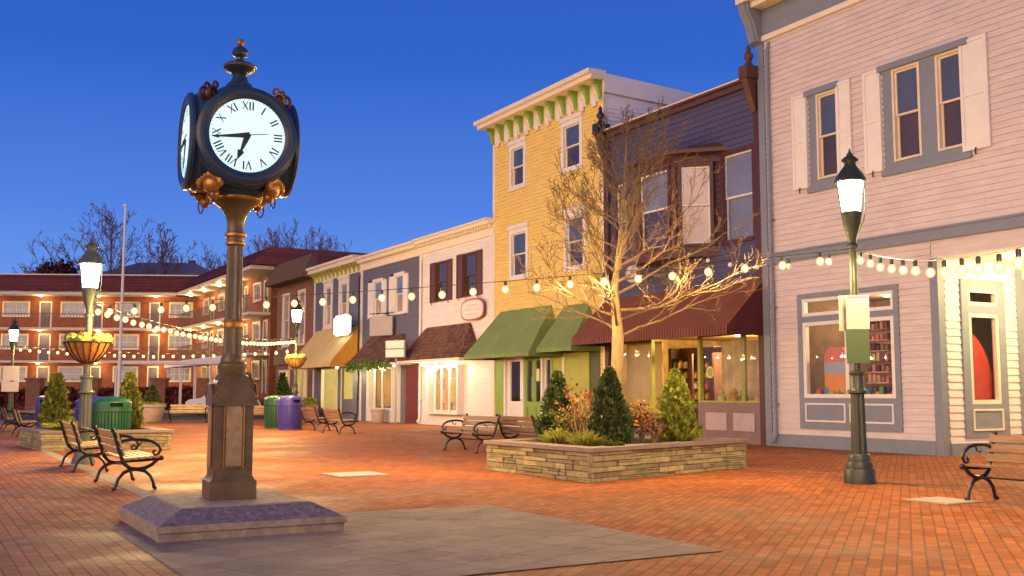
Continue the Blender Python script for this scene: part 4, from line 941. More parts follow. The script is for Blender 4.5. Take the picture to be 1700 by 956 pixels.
# rounded case
seg, rg = 48, 24; rings = []; pw = 2.9; RB = .555
for k in range(rg + 1):
    a = -PI / 2 + PI * k / rg; ring = []
    for i in range(seg):
        p = 2 * PI * i / seg
        v = Vector((math.cos(a) * math.cos(p), math.cos(a) * math.sin(p), math.sin(a)))
        s = (abs(v.x) ** pw + abs(v.y) ** pw + abs(v.z) ** 2) ** (-1 / pw) if True else 1
        s = ((abs(v.x) ** pw + abs(v.y) ** pw) ** (2 / pw) * 1.36 + v.z ** 2) ** -.5
        q_ = v * s * RB; q_.z *= 1.13; ring.append(tuple(q_ + Vector((0, 0, CZ))))
    rings.append(ring)
b.loft(rings)
case = b.build('clock_case', M_clock, ck, True)
def numeral(mb, s, T, h=.085):
    wd = {'I': .022, 'V': .052, 'X': .052}; tot = sum(wd[c] for c in s) + .004 * (len(s) - 1); x = -tot / 2
    for c in s:
        w = wd[c]
        if c == 'I': bars = [((x + w / 2, 0), (x + w / 2, h), .013)]
        elif c == 'V': bars = [((x + .004, h), (x + w / 2, 0), .013), ((x + w - .004, h), (x + w / 2, 0), .008)]
        else: bars = [((x + .004, h), (x + w - .004, 0), .013), ((x + w - .004, h), (x + .004, 0), .008)]
        for p, q, t in bars: mb.add([(p[0] - t / 2, 0, p[1]), (q[0] - t / 2, 0, q[1]), (q[0] + t / 2, 0, q[1]), (p[0] + t / 2, 0, p[1])], [(0, 1, 2, 3)], T)
        x += w + .004
M_num = mat('numeral_grey', (.05, .06, .085), .6, .05, 5)
RX = Matrix.Rotation(R(90), 4, 'X')
for k in range(4):
    T = Matrix.Translation((0, 0, CZ)) @ Matrix.Rotation(k * PI / 2, 4, 'Z')
    b = MB(); b.lathe([(.50, .30), (.50, .42), (.475, .445), (.475, .47), (.49, .485), (.485, .515), (.455, .53), (.44, .535), (.41, .528), (.38, .518), (.36, .505)], seg=56, M=T @ RX, cap=False)
    bz = b.build('dial_bezel', M_clock, case, True)
    b = MB(); b.lathe([(.432, .534), (.429, .5385), (.426, .534)], seg=56, M=T @ RX, cap=False); b.build('gold_rim', mat('dull_gold', (.22, .13, .05), .5, .2, 20, metal=.4), case, True)
    b = MB(); b.lathe([(.366, .495), (.366, .508)], seg=56, M=T @ RX); dial = b.build('dial', E_dial, case)
    if k in (0, 3):
        b = MB()
        for j, s in enumerate(['XII', 'I', 'II', 'III', 'IV', 'V', 'VI', 'VII', 'VIII', 'IX', 'X', 'XI']):
            numeral(b, s, T @ Matrix.Translation((0, -.5095, 0)) @ Matrix.Rotation(j * PI / 6, 4, 'Y') @ Matrix.Translation((0, 0, .255)) @ Matrix.Diagonal((1.15, 1, .98, 1)))
        for j in range(60): b.add([(-.002, 0, .348), (.002, 0, .348), (.002, 0, .36), (-.002, 0, .36)], [(0, 1, 2, 3)], T @ Matrix.Translation((0, -.5095, 0)) @ Matrix.Rotation(j * PI / 30, 4, 'Y'))
        b.build('numerals', M_num, dial)
        def hand(nm, ang, pts, y):
            b = MB(); b.prism(pts, -.004, .004, T @ Matrix.Translation((0, y, 0)) @ Matrix.Rotation(R(ang), 4, 'Y')); b.build(nm, M_num, dial)
        hand('hour_hand', 201, [(-.03, -.02), (.03, -.02), (.026, .06), (.012, .16), (.034, .175), (.0, .27), (-.034, .175), (-.012, .16), (-.026, .06)], -.516)
        hand('minute_hand', 263, [(-.03, -.02), (.03, -.02), (.02, .1), (.008, .28), (.022, .275), (0, .345), (-.022, .275), (-.008, .28), (-.02, .1)], -.526)
        hand('second_hand', 82, [(-.004, -.05), (.004, -.05), (.003, .2), (-.003, .2)], -.535)
b = MB(); zt = CZ + RB * 1.13 - .01
b.lathe([(.16, -.03), (.12, .03), (.085, .06), (.07, .12), (.09, .15), (.145, .17), (.165, .20), (.16, .225), (.13, .245), (.06, .27), (.035, .29), (.035, .31), (.075, .33), (.085, .36), (.07, .40), (.03, .43), (.02, .44)], (0, 0, zt), 28)
fn = b.build('finial', M_clock, ck, True)
b = MB(); b.lathe([(.163, .197), (.172, .207), (.163, .217)], (0, 0, zt), 28); b.ball((0, 0, zt + .47), .04, 12, 8); b.build('finial_gold', M_gold, fn, True)
for k in range(4):
    A = R(45 + 90 * k); T = Matrix.Rotation(A, 4, 'Z')
    b = MB()
    sp = lambda cx, cz, r, a0, a1, n=14: [(cx + (r * (1 - .55 * j / n)) * math.cos(a0 + (a1 - a0) * j / n), 0, cz + (r * (1 - .55 * j / n)) * math.sin(a0 + (a1 - a0) * j / n)) for j in range(n + 1)]
    c0 = CZ + .36
    for yy in (-.05, .05):
        o = Matrix.Translation((0, yy, 0))
        b.tube(sp(.50, c0 + .06, .085, R(-100), R(290)), .017, 6, T @ o); b.tube(sp(.46, c0 + .15, .045, R(-80), R(240)), .014, 6, T @ o)
    b.ball((.50, 0, c0 + .06), .05, 8, 6, (1, 1.5, 1.2), T)
    b.build('top_scroll', mat('dark_bronze', (.16, .07, .035), .45, .3, 12, metal=.4), case, True)
    b = MB(); c1 = CZ - .46
    for j in range(9):
        a = R(-80 + 20 * j); b.ball((.40 + .06 * math.cos(a * .5), .12 * math.sin(a), c1 + .09 * math.cos(a)), .05, 8, 5, (.8, .8, 1.3), T)
    b.ball((.42, 0, c1), .09, 10, 7, (.8, 1.1, 1.1), T); b.ball((.38, 0, c1 - .09), .055, 8, 6, (1, 1, 1.2), T)
    lion = b.build('leaf_boss', M_gold, case, True)
    b = MB(); b.tube([(.43 , .04 * math.cos(a) * 1.0, c1 - .14 + .065 * math.sin(a)) for a in [2 * PI * j / 14 for j in range(15)]], .008, 5, T); b.build('ring', mat('dark_bronze', (.16, .07, .035)), lion, True)

# ================================================================= street lamps
def make_lamp(name, label, h, loc, m, stepped=True, group='street lamps on the plaza', rz=0):
    t = thing(name, label, 'street lamp', loc, rz, group); k = h
    b = MB()
    if stepped: b.lathe([(.225, 0), (.225, .20), (.215, .215), (.19, .22), (.19, .30), (.18, .315), (.16, .32), (.158, .40), (.15, .415), (.125, .43)], seg=24)
    else: b.lathe([(.21, 0), (.205, .06), (.17, .16), (.13, .40), (.115, .55), (.12, .57)], seg=24)
    b.build('base', m, t, True)
    b = MB(); b.lathe([(.118, .40), (.100, 1.28)], seg=60, flute=10, fl_d=.14)
    b.lathe([(.11, 1.28), (.145, 1.30), (.145, 1.325), (.115, 1.345), (.10, 1.38), (.095, 1.55), (.11, 1.57), (.11, 1.60), (.07, 1.63)], seg=24); b.lathe([(.064, 1.62), (.05, k - 1.42)], seg=20)
    b.build('pole', m, t, True)
    z = k - 1.42
    b = MB(); b.lathe([(.05, z), (.085, z + .02), (.085, z + .05), (.055, z + .08), (.06, z + .14), (.085, z + .22), (.125, z + .36), (.145, z + .50), (.15, z + .53)], seg=20); b.build('lantern_cup', m, t, True)
    g0, g1 = z + .53, z + .99
    b = MB(); b.lathe([(.14, g0), (.195, g1)], seg=8); b.build('lamp_glass', E_lamp, t)
    b = MB()
    for j in range(8):
        a = 2 * PI * j / 8 + PI/8*0; b.tube([(.143 * math.cos(a), .143 * math.sin(a), g0 - .02), (.199 * math.cos(a), .199 * math.sin(a), g1 + .02)], .009 if j % 2 else .012, 5)
    b.lathe([(.135, g0 - .005), (.15, g0 + .005), (.138, g0 + .02)], seg=24)
    b.tube([(.21, 0, g1 + .02), (.21, 0, g0 + .1), (.18, 0, g0 - .12), (.09, 0, g0 - .3)], .009, 5)
    b.build('lantern_frame', m, t, True)
    b = MB(); q = g1
    b.lathe([(.225, q), (.24, q + .02), (.22, q + .05), (.185, q + .12), (.12, q + .21), (.085, q + .26), (.08, q + .30), (.125, q + .33), (.12, q + .35), (.075, q + .39), (.045, q + .40), (.05, q + .42), (.02, q + .46), (.004, q + .52)], seg=28)
    b.build('lantern_roof', m, t, True)
    return t
PR, PL = G(1428, 802), G(138, 770)
PM = AT(490, 652, 40.0); PM.z = 0; PF = G(16, 705)
make_lamp('street_lamp', 'dark green street lamp with a white and green sign before the lilac shop', 4.84, PR, M_lamp)
make_lamp('street_lamp', 'pale grey green street lamp with flared foot beside two benches', 4.12, PL, M_lampL, stepped=False)
make_lamp('street_lamp', 'dark street lamp rising behind the blue and green bins by the brick shop', 4.85, PM, M_lamp)
make_lamp('street_lamp', 'small distant street lamp with a white sign at the left edge', 4.3, PF, M_lamp)
# sign on the right lamp
t = thing('pole_sign', 'white and green panel sign strapped to the right street lamp', 'sign', (PR.x, PR.y, 0), R(-12))
zc = lambda py: AT(1420, py, PR.y - .15).z
b = MB(); b.box(-.13, .19, -.135, -.115, zc(546), zc(490)); w = b.build('white_panel', mat('sign_white_plain', (.62, .57, .50), .5, .04, 3), t)
b = MB(); b.box(-.12, .17, -.1375, -.1355, zc(495), zc(491)); b.build('blue_header', mat('sign_blue', (.16, .17, .45), .5, .05, 3), w)
b = MB(); b.box(-.11, .21, -.135, -.115, zc(603), zc(546) - .004, Matrix.Rotation(R(-1), 4, 'Y')); b.build('green_panel', mat('sign_green', (.055, .11, .05), .5, .06, 3), t)
b = MB(); b.box(-.205, -.09, .075, .09, zc(548), zc(489), Matrix.Rotation(R(30), 4, 'Z')); b.build('rear_panel', mat('sign_white_plain', (.8, .76, .66)), t)
b = MB()
for q in (500, 535, 556, 595): b.lathe([(.085, -.012), (.085, .012)], (0, 0, zc(q)), 14); b.box(-.02, .02, -.115, -.06, zc(q) - .012, zc(q) + .012)
b.build('strap', M_steel, t)
t = thing('pole_sign', 'small white sign on the distant street lamp at the left edge', 'sign', (PF.x, PF.y, 0), 0)
b = MB(); b.box(-.35, .35, -.14, -.12, 1.35, 1.75); b.box(-.3, .35, -.14, -.12, 1.8, 2.4); b.build('sign_panel', mat('sign_white_plain', (.8, .76, .66)), t)
b = MB(); b.lathe([(.13, -.02), (.13, .02)], (0, 0, 1.6), 12); b.lathe([(.13, -.02), (.13, .02)], (0, 0, 2.1), 12); b.build('strap', M_steel, t)
# flower baskets
def basket(loc, label, s=1.0):
    t = thing('flower_basket', label, 'flower basket', loc, 0, 'flower baskets on the lamp posts')
    b = MB(); b.lathe([(.08 * s, -.26 * s), (.2 * s, -.2 * s), (.33 * s, -.06 * s), (.41 * s, .1 * s), (.40 * s, .1 * s), (.3 * s, -.03 * s)], seg=28, cap=False); b.lathe([(.395 * s, .06 * s), (.39 * s, .075 * s)], seg=28); b.build('coir_liner', M_coco, t, True)
    b = MB()
    for k in range(18):
        a = 2 * PI * k / 18; b.tube([(r * s * 1.02 * math.cos(a), r * s * 1.02 * math.sin(a), z * s) for r, z in ((.08, -.27), (.2, -.205), (.335, -.06), (.42, .11))], .009 * s, 4)
    b.tube([(.425 * s * math.cos(a), .425 * s * math.sin(a), .11 * s) for a in [2 * PI * k / 24 for k in range(25)]], .012 * s, 5); b.build('wire_frame', M_iron, t)
    for k in range(7):
        a = 2 * PI * k / 7 + .3; b = MB(); cx, cy, cz = .30 * s * math.cos(a), .30 * s * math.sin(a), .16 * s
        for j in range(60):
            d = Vector((random.gauss(0, 1), random.gauss(0, 1), random.gauss(.4, .8))).normalized(); p = Vector((cx, cy, cz)) + d * .12 * s * random.uniform(.7, 1.05)
            e = d.orthogonal().normalized() * .045 * s; f = d.cross(e).normalized() * .045 * s; u = d * .02 * s
            b.add([tuple(p - e - u), tuple(p - f), tuple(p + e + u), tuple(p + f)], [(0, 1, 2, 3)])
        b.ball((cx, cy, cz), .10 * s, 10, 6); b.build('cabbage', M_cabbage, t)
    return t
pb = AT(143, 577, PL.y); basket((PL.x, PL.y, pb.z - .02), 'wire basket of yellow cabbages round the pale left lamp post', 1.02)
pb = AT(490, 600, PM.y); basket((PM.x, PM.y, pb.z), 'basket of pale cabbages round the dark lamp post behind the bins', 1.0)

# ================================================================= string lights
def string_light(label, pts, n, sag, r=.060, watts=BULB_W, every=1):
    t = thing('string_light', label, 'string light', pts[0], 0, 'strings of warm bulbs over the plaza')
    P0 = Vector(pts[0]); P1 = Vector(pts[1]); L_ = (P1 - P0).length
    f = lambda u: (P1 - P0) * u + Vector((0, 0, -4 * sag * u * (1 - u)))
    b = MB(); b.tube([f(k / 40) for k in range(41)], .006, 5); b.build('wire', M_iron, t)
    first = None
    for k in range(n):
        u = (k + .85) / (n + .7); p = f(u) + Vector((random.uniform(-.01, .01), random.uniform(-.01, .01), -.13 - random.uniform(0, .02)))
        if first is None:
            b = MB(); b.ball((0, 0, 0), r, 12, 8, (1, 1, 1.1)); o = b.build('bulb', E_bulb, t, True); first = o
            b = MB(); b.lathe([(.022, .05), (.026, .07), (.026, .12), (.012, .13)], seg=8); b.build('socket', M_iron, o)
            o.location = p
        else:
            o = first.copy(); COL.objects.link(o); o.parent = t; o.location = p
            s = first.children[0].copy(); COL.objects.link(s); s.parent = o
        if k % every == 0: lamp(t, p - Vector((0, 0, r * 1.1 + .04)), watts * every, BULB_C, .04)
    return t
zR = AT(1405, 424, PR.y).z; zL = AT(148, 510, PL.y).z; zM = AT(490, 566, PM.y).z; zF = AT(18, 580, PF.y).z
string_light('long bulb string from the right street lamp across to the pale left lamp', ((PR.x, PR.y, zR + .1), (PL.x, PL.y, zL + .05)), 24, .12)
string_light('dense bulb string from the pale left lamp back to the far lamp behind the bins', ((PL.x, PL.y, zL + .1), (PM.x, PM.y, zM + .12)), 40, .30, watts=BULB_W * .85)
string_light('distant bulb string between the two far lamps before the motel', ((PF.x, PF.y, zF + .15), (PM.x, PM.y, zM - .25)), 28, .25, watts=40)
string_light('bulb string from the right street lamp out past the lilac shop', ((PR.x, PR.y, zR + .1), (4.22, 3.2, 3.05)), 24, .62, r=.054, watts=BULB_W * .4)

# a slack second wire with unlit bulbs above the maroon awning
qx, qz = W(1105, 398, -.25); q0 = ROW(qx, -.25, qz); q1 = Vector((PR.x, PR.y, AT(1405, 414, PR.y).z))
t = thing('string_light', 'slack wire with a few unlit pale bulbs from the right lamp to the bay window', 'string light', q0, 0, None)
t.location = q0; b = MB(); fq = lambda u: q0.lerp(q1, u) + Vector((0, 0, -4 * .35 * u * (1 - u)))
b.tube([fq(k / 30) - q0 for k in range(31)], .006, 5); b.build('wire', M_iron, t)
for k in range(7):
    p = fq((k + .5) / 7) - q0 + Vector((0, 0, -.12)); b = MB(); b.ball(tuple(p), .05, 10, 7, (1, 1, 1.15)); o = b.build('bulb', mat('frosted_glass', (.75, .72, .68), .25, .04, 5), t, True)
    b = MB(); b.lathe([(.02, .04), (.024, .06), (.024, .11), (.01, .12)], tuple(p), 8); b.build('socket', M_iron, o)
# ================================================================= benches
def make_bench(loc, rz, label, wood, L_=1.6):
    t = thing('bench', label, 'bench', loc, rz, 'slatted benches with iron ends')
    for s in (-1, 1):
        x = s * (L_ / 2 - .03); b = MB()
        cv = lambda pts: [(x, p, q) for p, q in pts]
        b.tube(cv([(.02, 0.02), (.05, .03), (.065, .10), (.10, .18), (.17, .245), (.26, .275), (.30, .28), (.36, .275), (.45, .235), (.515, .16), (.54, .08), (.555, .03), (.59, .02)]), [.03, .026, .022, .022, .024, .027, .028, .027, .024, .022, .022, .026, .03], 8)
        b.tube(cv([(-.03, .42), (.02, .40), (.09, .33), (.18, .29), (.28, .275), (.38, .295), (.455, .37), (.505, .50), (.55, .64), (.60, .80)]), [.03, .026, .024, .026, .028, .026, .026, .026, .024, .022], 8)
        b.tube(cv([(.0, .415), (.2, .395), (.46, .39)]), .022, 8)
        b.tube(cv([(.53, .60), (.48, .655), (.36, .675), (.22, .67), (.09, .645), (.01, .59), (-.02, .53), (.01, .47), (.06, .46), (.08, .50), (.05, .525)]), [.02, .022, .022, .022, .022, .022, .02, .018, .018, .016, .016], 8)
        b.ball((x, -.035, .42), .036, 8, 6); b.ball((x, .605, .80), .03, 8, 6)
        b.tube(cv([(.22, .67), (.25, .60), (.31, .58), (.33, .62)]), .011, 6)
        b.build('iron_end', M_iron, t, True)
    b = MB()
    for k in range(5): b.bev(-L_ / 2, L_ / 2, .0 + k * .092, .078 + k * .092, .424 - .006 * k, .452 - .006 * k, .006)
    b.build('seat', wood, t)
    b = MB()
    for k in range(3):
        a = Vector((0, .502 + .038 * k, .49 + .115 * k)); T = Matrix.Translation(a) @ Matrix.Rotation(R(-19), 4, 'X')
        b.bev(-L_ / 2, L_ / 2, -.052, -.026, -.04, .055, .006, T)
    b.build('backrest', wood, t)
    b = MB(); b.tube([(-L_ / 2 + .03, .3, .28), (L_ / 2 - .03, .3, .28)], .012, 6); b.build('stretcher', M_iron, t)
    return t
def off(g, ax, ay=0.0): return Vector((g.x, g.y, 0)) + UX * ax + UY * ay
make_bench(off(G(1603, 833), .8), RZ, 'brown wooden bench with black iron arms before the lit shop entrance', M_wood, 1.66)
gl_ = G(262, 812); make_bench(off(gl_, -.8, 0), RZ + PI, 'pale slatted bench nearest the clock, seen from behind', M_woodpale_lit, 1.66)
gl_ = G(182, 783); make_bench(off(gl_, -.8, 0), RZ + PI, 'pale slatted bench close beside the foot of the pale left lamp', M_woodpale_lit, 1.66)
make_bench(off(G(735, 748), .78), RZ, 'weathered bench facing out beside the stone planter corner', mat('grey_wood', (.24, .15, .10), .6, .25, 5, stretch=(.6, 9, 9)), 1.6)
make_bench(off(G(735, 748), 1.5, 1.6), RZ + PI, 'bench turned to the green awning shop, back to back with another', mat('grey_wood', (.24, .15, .10)), 1.6)
make_bench(off(G(524, 713), .8), RZ + PI, 'far wooden bench just right of the blue bin', M_wood, 1.6)
make_bench(off(G(562, 718), .8), RZ + PI, 'far wooden bench before the garland awning shop', M_wood, 1.6)
make_bench(G(310, 702), R(8), 'distant pale bench on the kerb before the burgundy hedge', M_woodpale_lit, 1.6)
make_bench(off(G(432, 706), .3), R(10), 'distant bench half hidden between the clock and the green bin', M_wood, 1.6)
make_bench(off(G(62, 724), -.8), RZ + PI, 'pale bench standing at the left end of the far stone planter', M_woodpale_lit, 1.6)
make_bench(off(G(36, 716), -.8), RZ + PI, 'distant dark bench beside the far left street lamp', M_wood, 1.6)

# ================================================================= litter bins
def make_bin(loc, label, m, ang):
    t = thing('litter_bin', label, 'litter bin', loc, ang, 'slatted round litter bins'); r = .45
    b = MB()
    for k in range(36):
        a0, a1 = 2 * PI * k / 36 + .02, 2 * PI * (k + 1) / 36 - .02
        b.loft([[(rr * math.cos(a), rr * math.sin(a), z) for a, rr in ((a0, q), (a1, q), (a1, q - .02), (a0, q - .02))] for q, z in ((r - .045, .04), (r - .015, .3), (r, .6), (r, .84))])
    b.build('body', m, t)
    b = MB(); b.lathe([(r - .05, .02), (r - .03, .84)], seg=36); b.build('liner', M_dark, t)
    b = MB(); b.lathe([(r + .012, .845), (r + .02, .855), (r + .02, .895), (r + .005, .90)], seg=40); b.lathe([(r - .05, 0), (r - .03, .005), (r - .03, .05), (r - .05, .055)], seg=40); b.build('band', m, t, True)
    b = MB(); seg = 48
    zz = [(r, .90), (r, .96), (r, 1.06), (r - .01, 1.09), (r - .06, 1.14), (r - .18, 1.19), (.01, 1.22)]
    for k in range(len(zz) - 1):
        for i in range(seg):
            if k == 1 and (i % 24) in (0, 1, 2, 22, 23): continue
            a0, a1 = 2 * PI * i / seg, 2 * PI * (i + 1) / seg
            P = lambda q, a: (q[0] * math.cos(a), q[0] * math.sin(a), q[1])
            b.quad(P(zz[k], a0), P(zz[k], a1), P(zz[k + 1], a1), P(zz[k + 1], a0))
    b.build('domed_lid', m, t, True)
    b = MB(); b.lathe([(r - .06, .90), (r - .06, 1.08)], seg=30); b.build('opening_liner', M_dark, t)
    return t
make_bin(G(184, 742), 'green slatted bin nearest the pale left lamp', M_binG, R(-60))
make_bin(off(G(154, 738), 0), 'blue slatted bin hidden behind the pale left lamp', M_binB, R(20))
make_bin(G(86, 713), 'green slatted bin behind the far stone planter', M_binG, R(-120))
make_bin(off(G(80, 710), -.2), 'blue slatted bin peeping out behind the far green bin', M_binB, R(20))
make_bin(G(481, 713), 'purple blue slatted bin in front of the yellow awning shop', M_binB, R(-50))
make_bin(G(458, 711), 'green slatted bin close behind the purple blue bin', M_binG, R(10))

# ================================================================= planters and plants
def inset(poly, d):
    c = Vector((sum(p[0] for p in poly) / len(poly), sum(p[1] for p in poly) / len(poly)))
    out = []
    n = len(poly)
    for i in range(n):
        p0, p1, p2 = Vector(poly[i - 1]), Vector(poly[i]), Vector(poly[(i + 1) % n])
        e1 = (p1 - p0).normalized(); e2 = (p2 - p1).normalized(); n1 = Vector((-e1.y, e1.x)); n2 = Vector((-e2.y, e2.x))
        m_ = (n1 + n2); m_ = m_ / max(.2, m_.dot(n1)); out.append(tuple(p1 + m_ * d))
    return out
def stone_planter(poly, h, label, courses=7):
    """poly counter-clockwise in world x,y"""
    cx = sum(p[0] for p in poly) / len(poly); cy = sum(p[1] for p in poly) / len(poly)
    poly = [(p[0] - cx, p[1] - cy) for p in poly]
    t = thing('stone_planter', label, 'planter', (cx, cy, 0), 0)
    b = MB(); rnd = random.Random(3)
    inn = inset(poly, .05); b2 = MB(); b2.flat(inn, 0, h - .065); b2.build('core', M_mortar, t)
    n = len(poly)
    for i in range(n):
        A, B = Vector(poly[i] + (0,)), Vector(poly[(i + 1) % n] + (0,)); e = (B - A); ln = e.length; e.normalize(); nr = Vector((e.y, -e.x, 0))
        T = Matrix((( e.x, -nr.x, 0, A.x), (e.y, -nr.y, 0, A.y), (0, 0, 1, 0), (0, 0, 0, 1)))
        z = .0; hs = [rnd.uniform(.6, 1.5) for _ in range(courses)]; sm = sum(hs); ht = h - .065
        for c in hs:
            hh = c / sm * ht; x = 0.0
            while x < ln - .02:
                w = min(rnd.choice((.22, .34, .5, .75)) * rnd.uniform(.7, 1.2), ln - x)
                if ln - x - w < .1: w = ln - x
                pr = rnd.uniform(-.022, .012); g = .005
                if rnd.random() < .25 and hh > .06:
                    m_ = hh * rnd.uniform(.4, .6); b.bev(x + g, x + w - g, pr, .06, z + g, z + m_ - g, .008, T); b.bev(x + g, x + w - g, pr + .012, .06, z + m_ + g, z + hh - g, .008, T)
                else: b.bev(x + g, x + w - g, pr, .06, z + g, z + hh - g, .008, T)
                x += w
            z += hh
    b.build('stone_wall', M_ledge, t)
    outp, inp = inset(poly, -.05), inset(poly, .30)
    b = MB(); vs = [(x, y, h - .06) for x, y in outp] + [(x, y, h) for x, y in outp] + [(x, y, h) for x, y in inp] + [(x, y, h - .06) for x, y in inp]
    for i in range(n):
        j = (i + 1) % n; b.add([vs[i], vs[j], vs[n + j], vs[n + i], vs[2 * n + j], vs[2 * n + i], vs[3 * n + j], vs[3 * n + i]], [(0, 1, 2, 3), (3, 2, 4, 5), (5, 4, 6, 7), (7, 6, 1, 0)])
    b.build('cap', M_cap, t)
    b = MB(); b.flat(inset(poly, .29), h - .064, h - .05); b.build('soil', M_soil, t)
    return t
p1, p2, p3 = G(808, 780), G(980, 802), G(1240, 776)
p4 = Vector((p1.x + (p3.x - p2.x), p1.y + (p3.y - p2.y), 0)); p4 = p4 - (p4 - p1) * .18
stone_planter([tuple(p2.xy), tuple(p3.xy), tuple(p4.xy), tuple(p1.xy)], .50, 'large ledge stone planter with conifers and a bare tree', 6)
q1, q2, q3 = G(68, 749), G(284, 746), None
du = -UX
qa, qb = Vector((q1.x, q1.y, 0)), Vector((q2.x, q2.y, 0))
stone_planter([tuple(qa.xy), tuple(qb.xy), tuple((qb + du * 2.6).xy), tuple((qa + du * 2.6 + Vector((-.25, 0, 0))).xy)], .45, 'far stone planter with two slim conifers behind the pale lamp', 5)

def leafy(b, c, nrm, s, w=.45):
    d = nrm.normalized(); e = d.orthogonal().normalized(); e = (Matrix.Rotation(random.uniform(0, 2 * PI), 3, d) @ e) * s * w
    b.add([tuple(c - e * .4), tuple(c + d * s * .5 + e), tuple(c + d * s), tuple(c + d * s * .5 - e)], [(0, 1, 2, 3)])
def conifer(loc, h, r, m, label, n=2600, leaf=.085, group='clipped conifers in the planters'):
    t = thing('conifer', label, 'conifer', loc, random.uniform(0, 6), group)
    b = MB(); b.tube([(0, 0, -.02), (.01, 0, h * .5), (0, .01, h * .93)], [.035, .025, .006], 7); b.build('trunk', M_bark, t)
    b = MB(); ph = [random.uniform(0, 6.28) for _ in range(8)]
    for k in range(n):
        u = random.random() ** 1.25; a = random.uniform(0, 2 * PI)
        bump = 1 + .17 * math.sin(5 * a + ph[0] + 7 * u) + .11 * math.sin(3 * a + ph[1] - 11 * u) + .08 * math.sin(9 * a + 17 * u + ph[2])
        pr = min(1, u / .09 + .35) * (1 - u) ** .72 * bump
        q = random.uniform(.45, 1.0) ** .6; rr = r * pr * q
        c = Vector((rr * math.cos(a), rr * math.sin(a), .03 + u * h * .97))
        leafy(b, c, Vector((math.cos(a) * .8, math.sin(a) * .8, 1.0 + random.uniform(-.5, .5))) + Vector((random.gauss(0, .3), random.gauss(0, .3), 0)), leaf * random.uniform(.7, 1.3), .38)
    b.build('crown', m, t)
    return t
def tuft(loc, r, h, m, label, n=160, name='grass_tuft', cat='grass tuft', w=.05, spread=1.0, group=None):
    b = MB()
    for k in range(n):
        a = random.uniform(0, 2 * PI); q = random.random() ** .5; c = Vector((r * .4 * q * math.cos(a), r * .4 * q * math.sin(a), 0))
        tip = c + Vector((r * q * spread * math.cos(a), r * q * spread * math.sin(a), h * random.uniform(.6, 1.1) * (1 - .45 * q)))
        e = Vector((-math.sin(a), math.cos(a), 0)) * w * .5; m_ = c.lerp(tip, .55) + Vector((0, 0, h * .15))
        b.add([tuple(c - e), tuple(c + e), tuple(m_ + e), tuple(tip), tuple(m_ - e)], [(0, 1, 2, 3, 4)])
    return tag(b.build(name, m, None, loc=loc), label, cat, group)
def shrub(loc, r, h, mleaf, label, n=500, leaf=.07, stems=9, name='shrub'):
    t = thing(name, label, 'shrub', loc, 0); b = MB(); tips = []
    for k in range(stems):
        a = 2 * PI * k / stems + random.uniform(-.3, .3); q = random.uniform(.3, 1)
        tip = Vector((r * q * math.cos(a), r * q * math.sin(a), h * random.uniform(.7, 1))); b.tube([(0, 0, 0), tuple(tip * .5 + Vector((0, 0, h * .1))), tuple(tip)], [.012, .009, .004], 5)
        for j in range(3):
            s = tip * random.uniform(.4, .8); e = s + Vector((random.gauss(0, .1), random.gauss(0, .1), h * random.uniform(.15, .35))); b.tube([tuple(s), tuple(e)], [.006, .003], 4); tips.append(e)
        tips.append(tip)
    b.build('stems', M_twig, t); b = MB()
    for k in range(n):
        c = random.choice(tips) + Vector((random.gauss(0, .06), random.gauss(0, .06), random.gauss(-.03, .08))); leafy(b, c, Vector((random.gauss(0, 1), random.gauss(0, 1), random.gauss(.4, .7))), leaf * random.uniform(.6, 1.2))
    b.build('leaves', mleaf, t); return t
ZS = .45
def pl(px, Y, z=ZS): d = ray(px, 652); return Vector((d.x * Y / d.y, Y, z))
conifer(pl(925, 18.7), 1.20, .38, M_conifer, 'dark green rounded conifer at the left of the large stone planter', leaf=.075)
conifer(pl(1012, 17.0), 1.22, .37, M_conifer, 'dark green cone shaped conifer in front of the bare tree trunk', n=3000, leaf=.075)
conifer(pl(1122, 17.9), 1.20, .39, M_coniferL, 'bright yellow green conifer at the right of the large stone planter', n=2600, leaf=.085)
conifer(Vector((G(120, 712, .4).x + .0, 25.6, .4)), 1.32, .34, M_coniferO, 'slim olive conifer just left of the pale lamp post', n=1400, leaf=.12)
conifer(Vector((AT(214, 690, 26.2).x, 26.2, .4)), 1.34, .34, M_coniferO, 'slim olive conifer just right of the near green bin', n=1400, leaf=.12)
for px, Y, r, h, lab in ((926, 17.3, .26, .32, 'low yellow green grass tuft under the dark rounded conifer'), (972, 16.55, .25, .32, 'low yellow green grass tuft at the front of the large planter'), (1010, 16.3, .2, .16, 'short green tuft at the foot of the cone shaped conifer')):
    tuft(pl(px, Y), r, h, M_tuft if px < 1000 else M_coniferO, lab, n=240)
tuft(Vector((AT(104, 720, 25.3).x, 25.3, .4)), .42, .32, M_tuft, 'spreading yellow green tuft in the far stone planter', n=200)
shrub(pl(960, 17.6), .35, .75, M_orange, 'thin orange red shrub between the two dark conifers', 160, .05)
shrub(pl(968, 18.4), .3, 1.05, M_redleaf, 'tall sparse shrub with a few red leaves before the yellow wall', 90, .07, 6)
shrub(pl(1065, 17.3), .32, .62, M_orange, 'orange leaved shrub right of the bare tree trunk', 300, .055)
shrub(pl(1045, 17.6), .3, .5, M_conifer, 'small dark green shrub at the foot of the bare tree', 600, .07)
shrub(pl(1085, 17.0), .25, .42, M_darkred, 'small dark twiggy shrub left of the yellow green conifer', 160, .05)
shrub(pl(945, 18.3), .3, .5, M_coniferO, 'small olive shrub behind the dark rounded conifer', 500, .06)

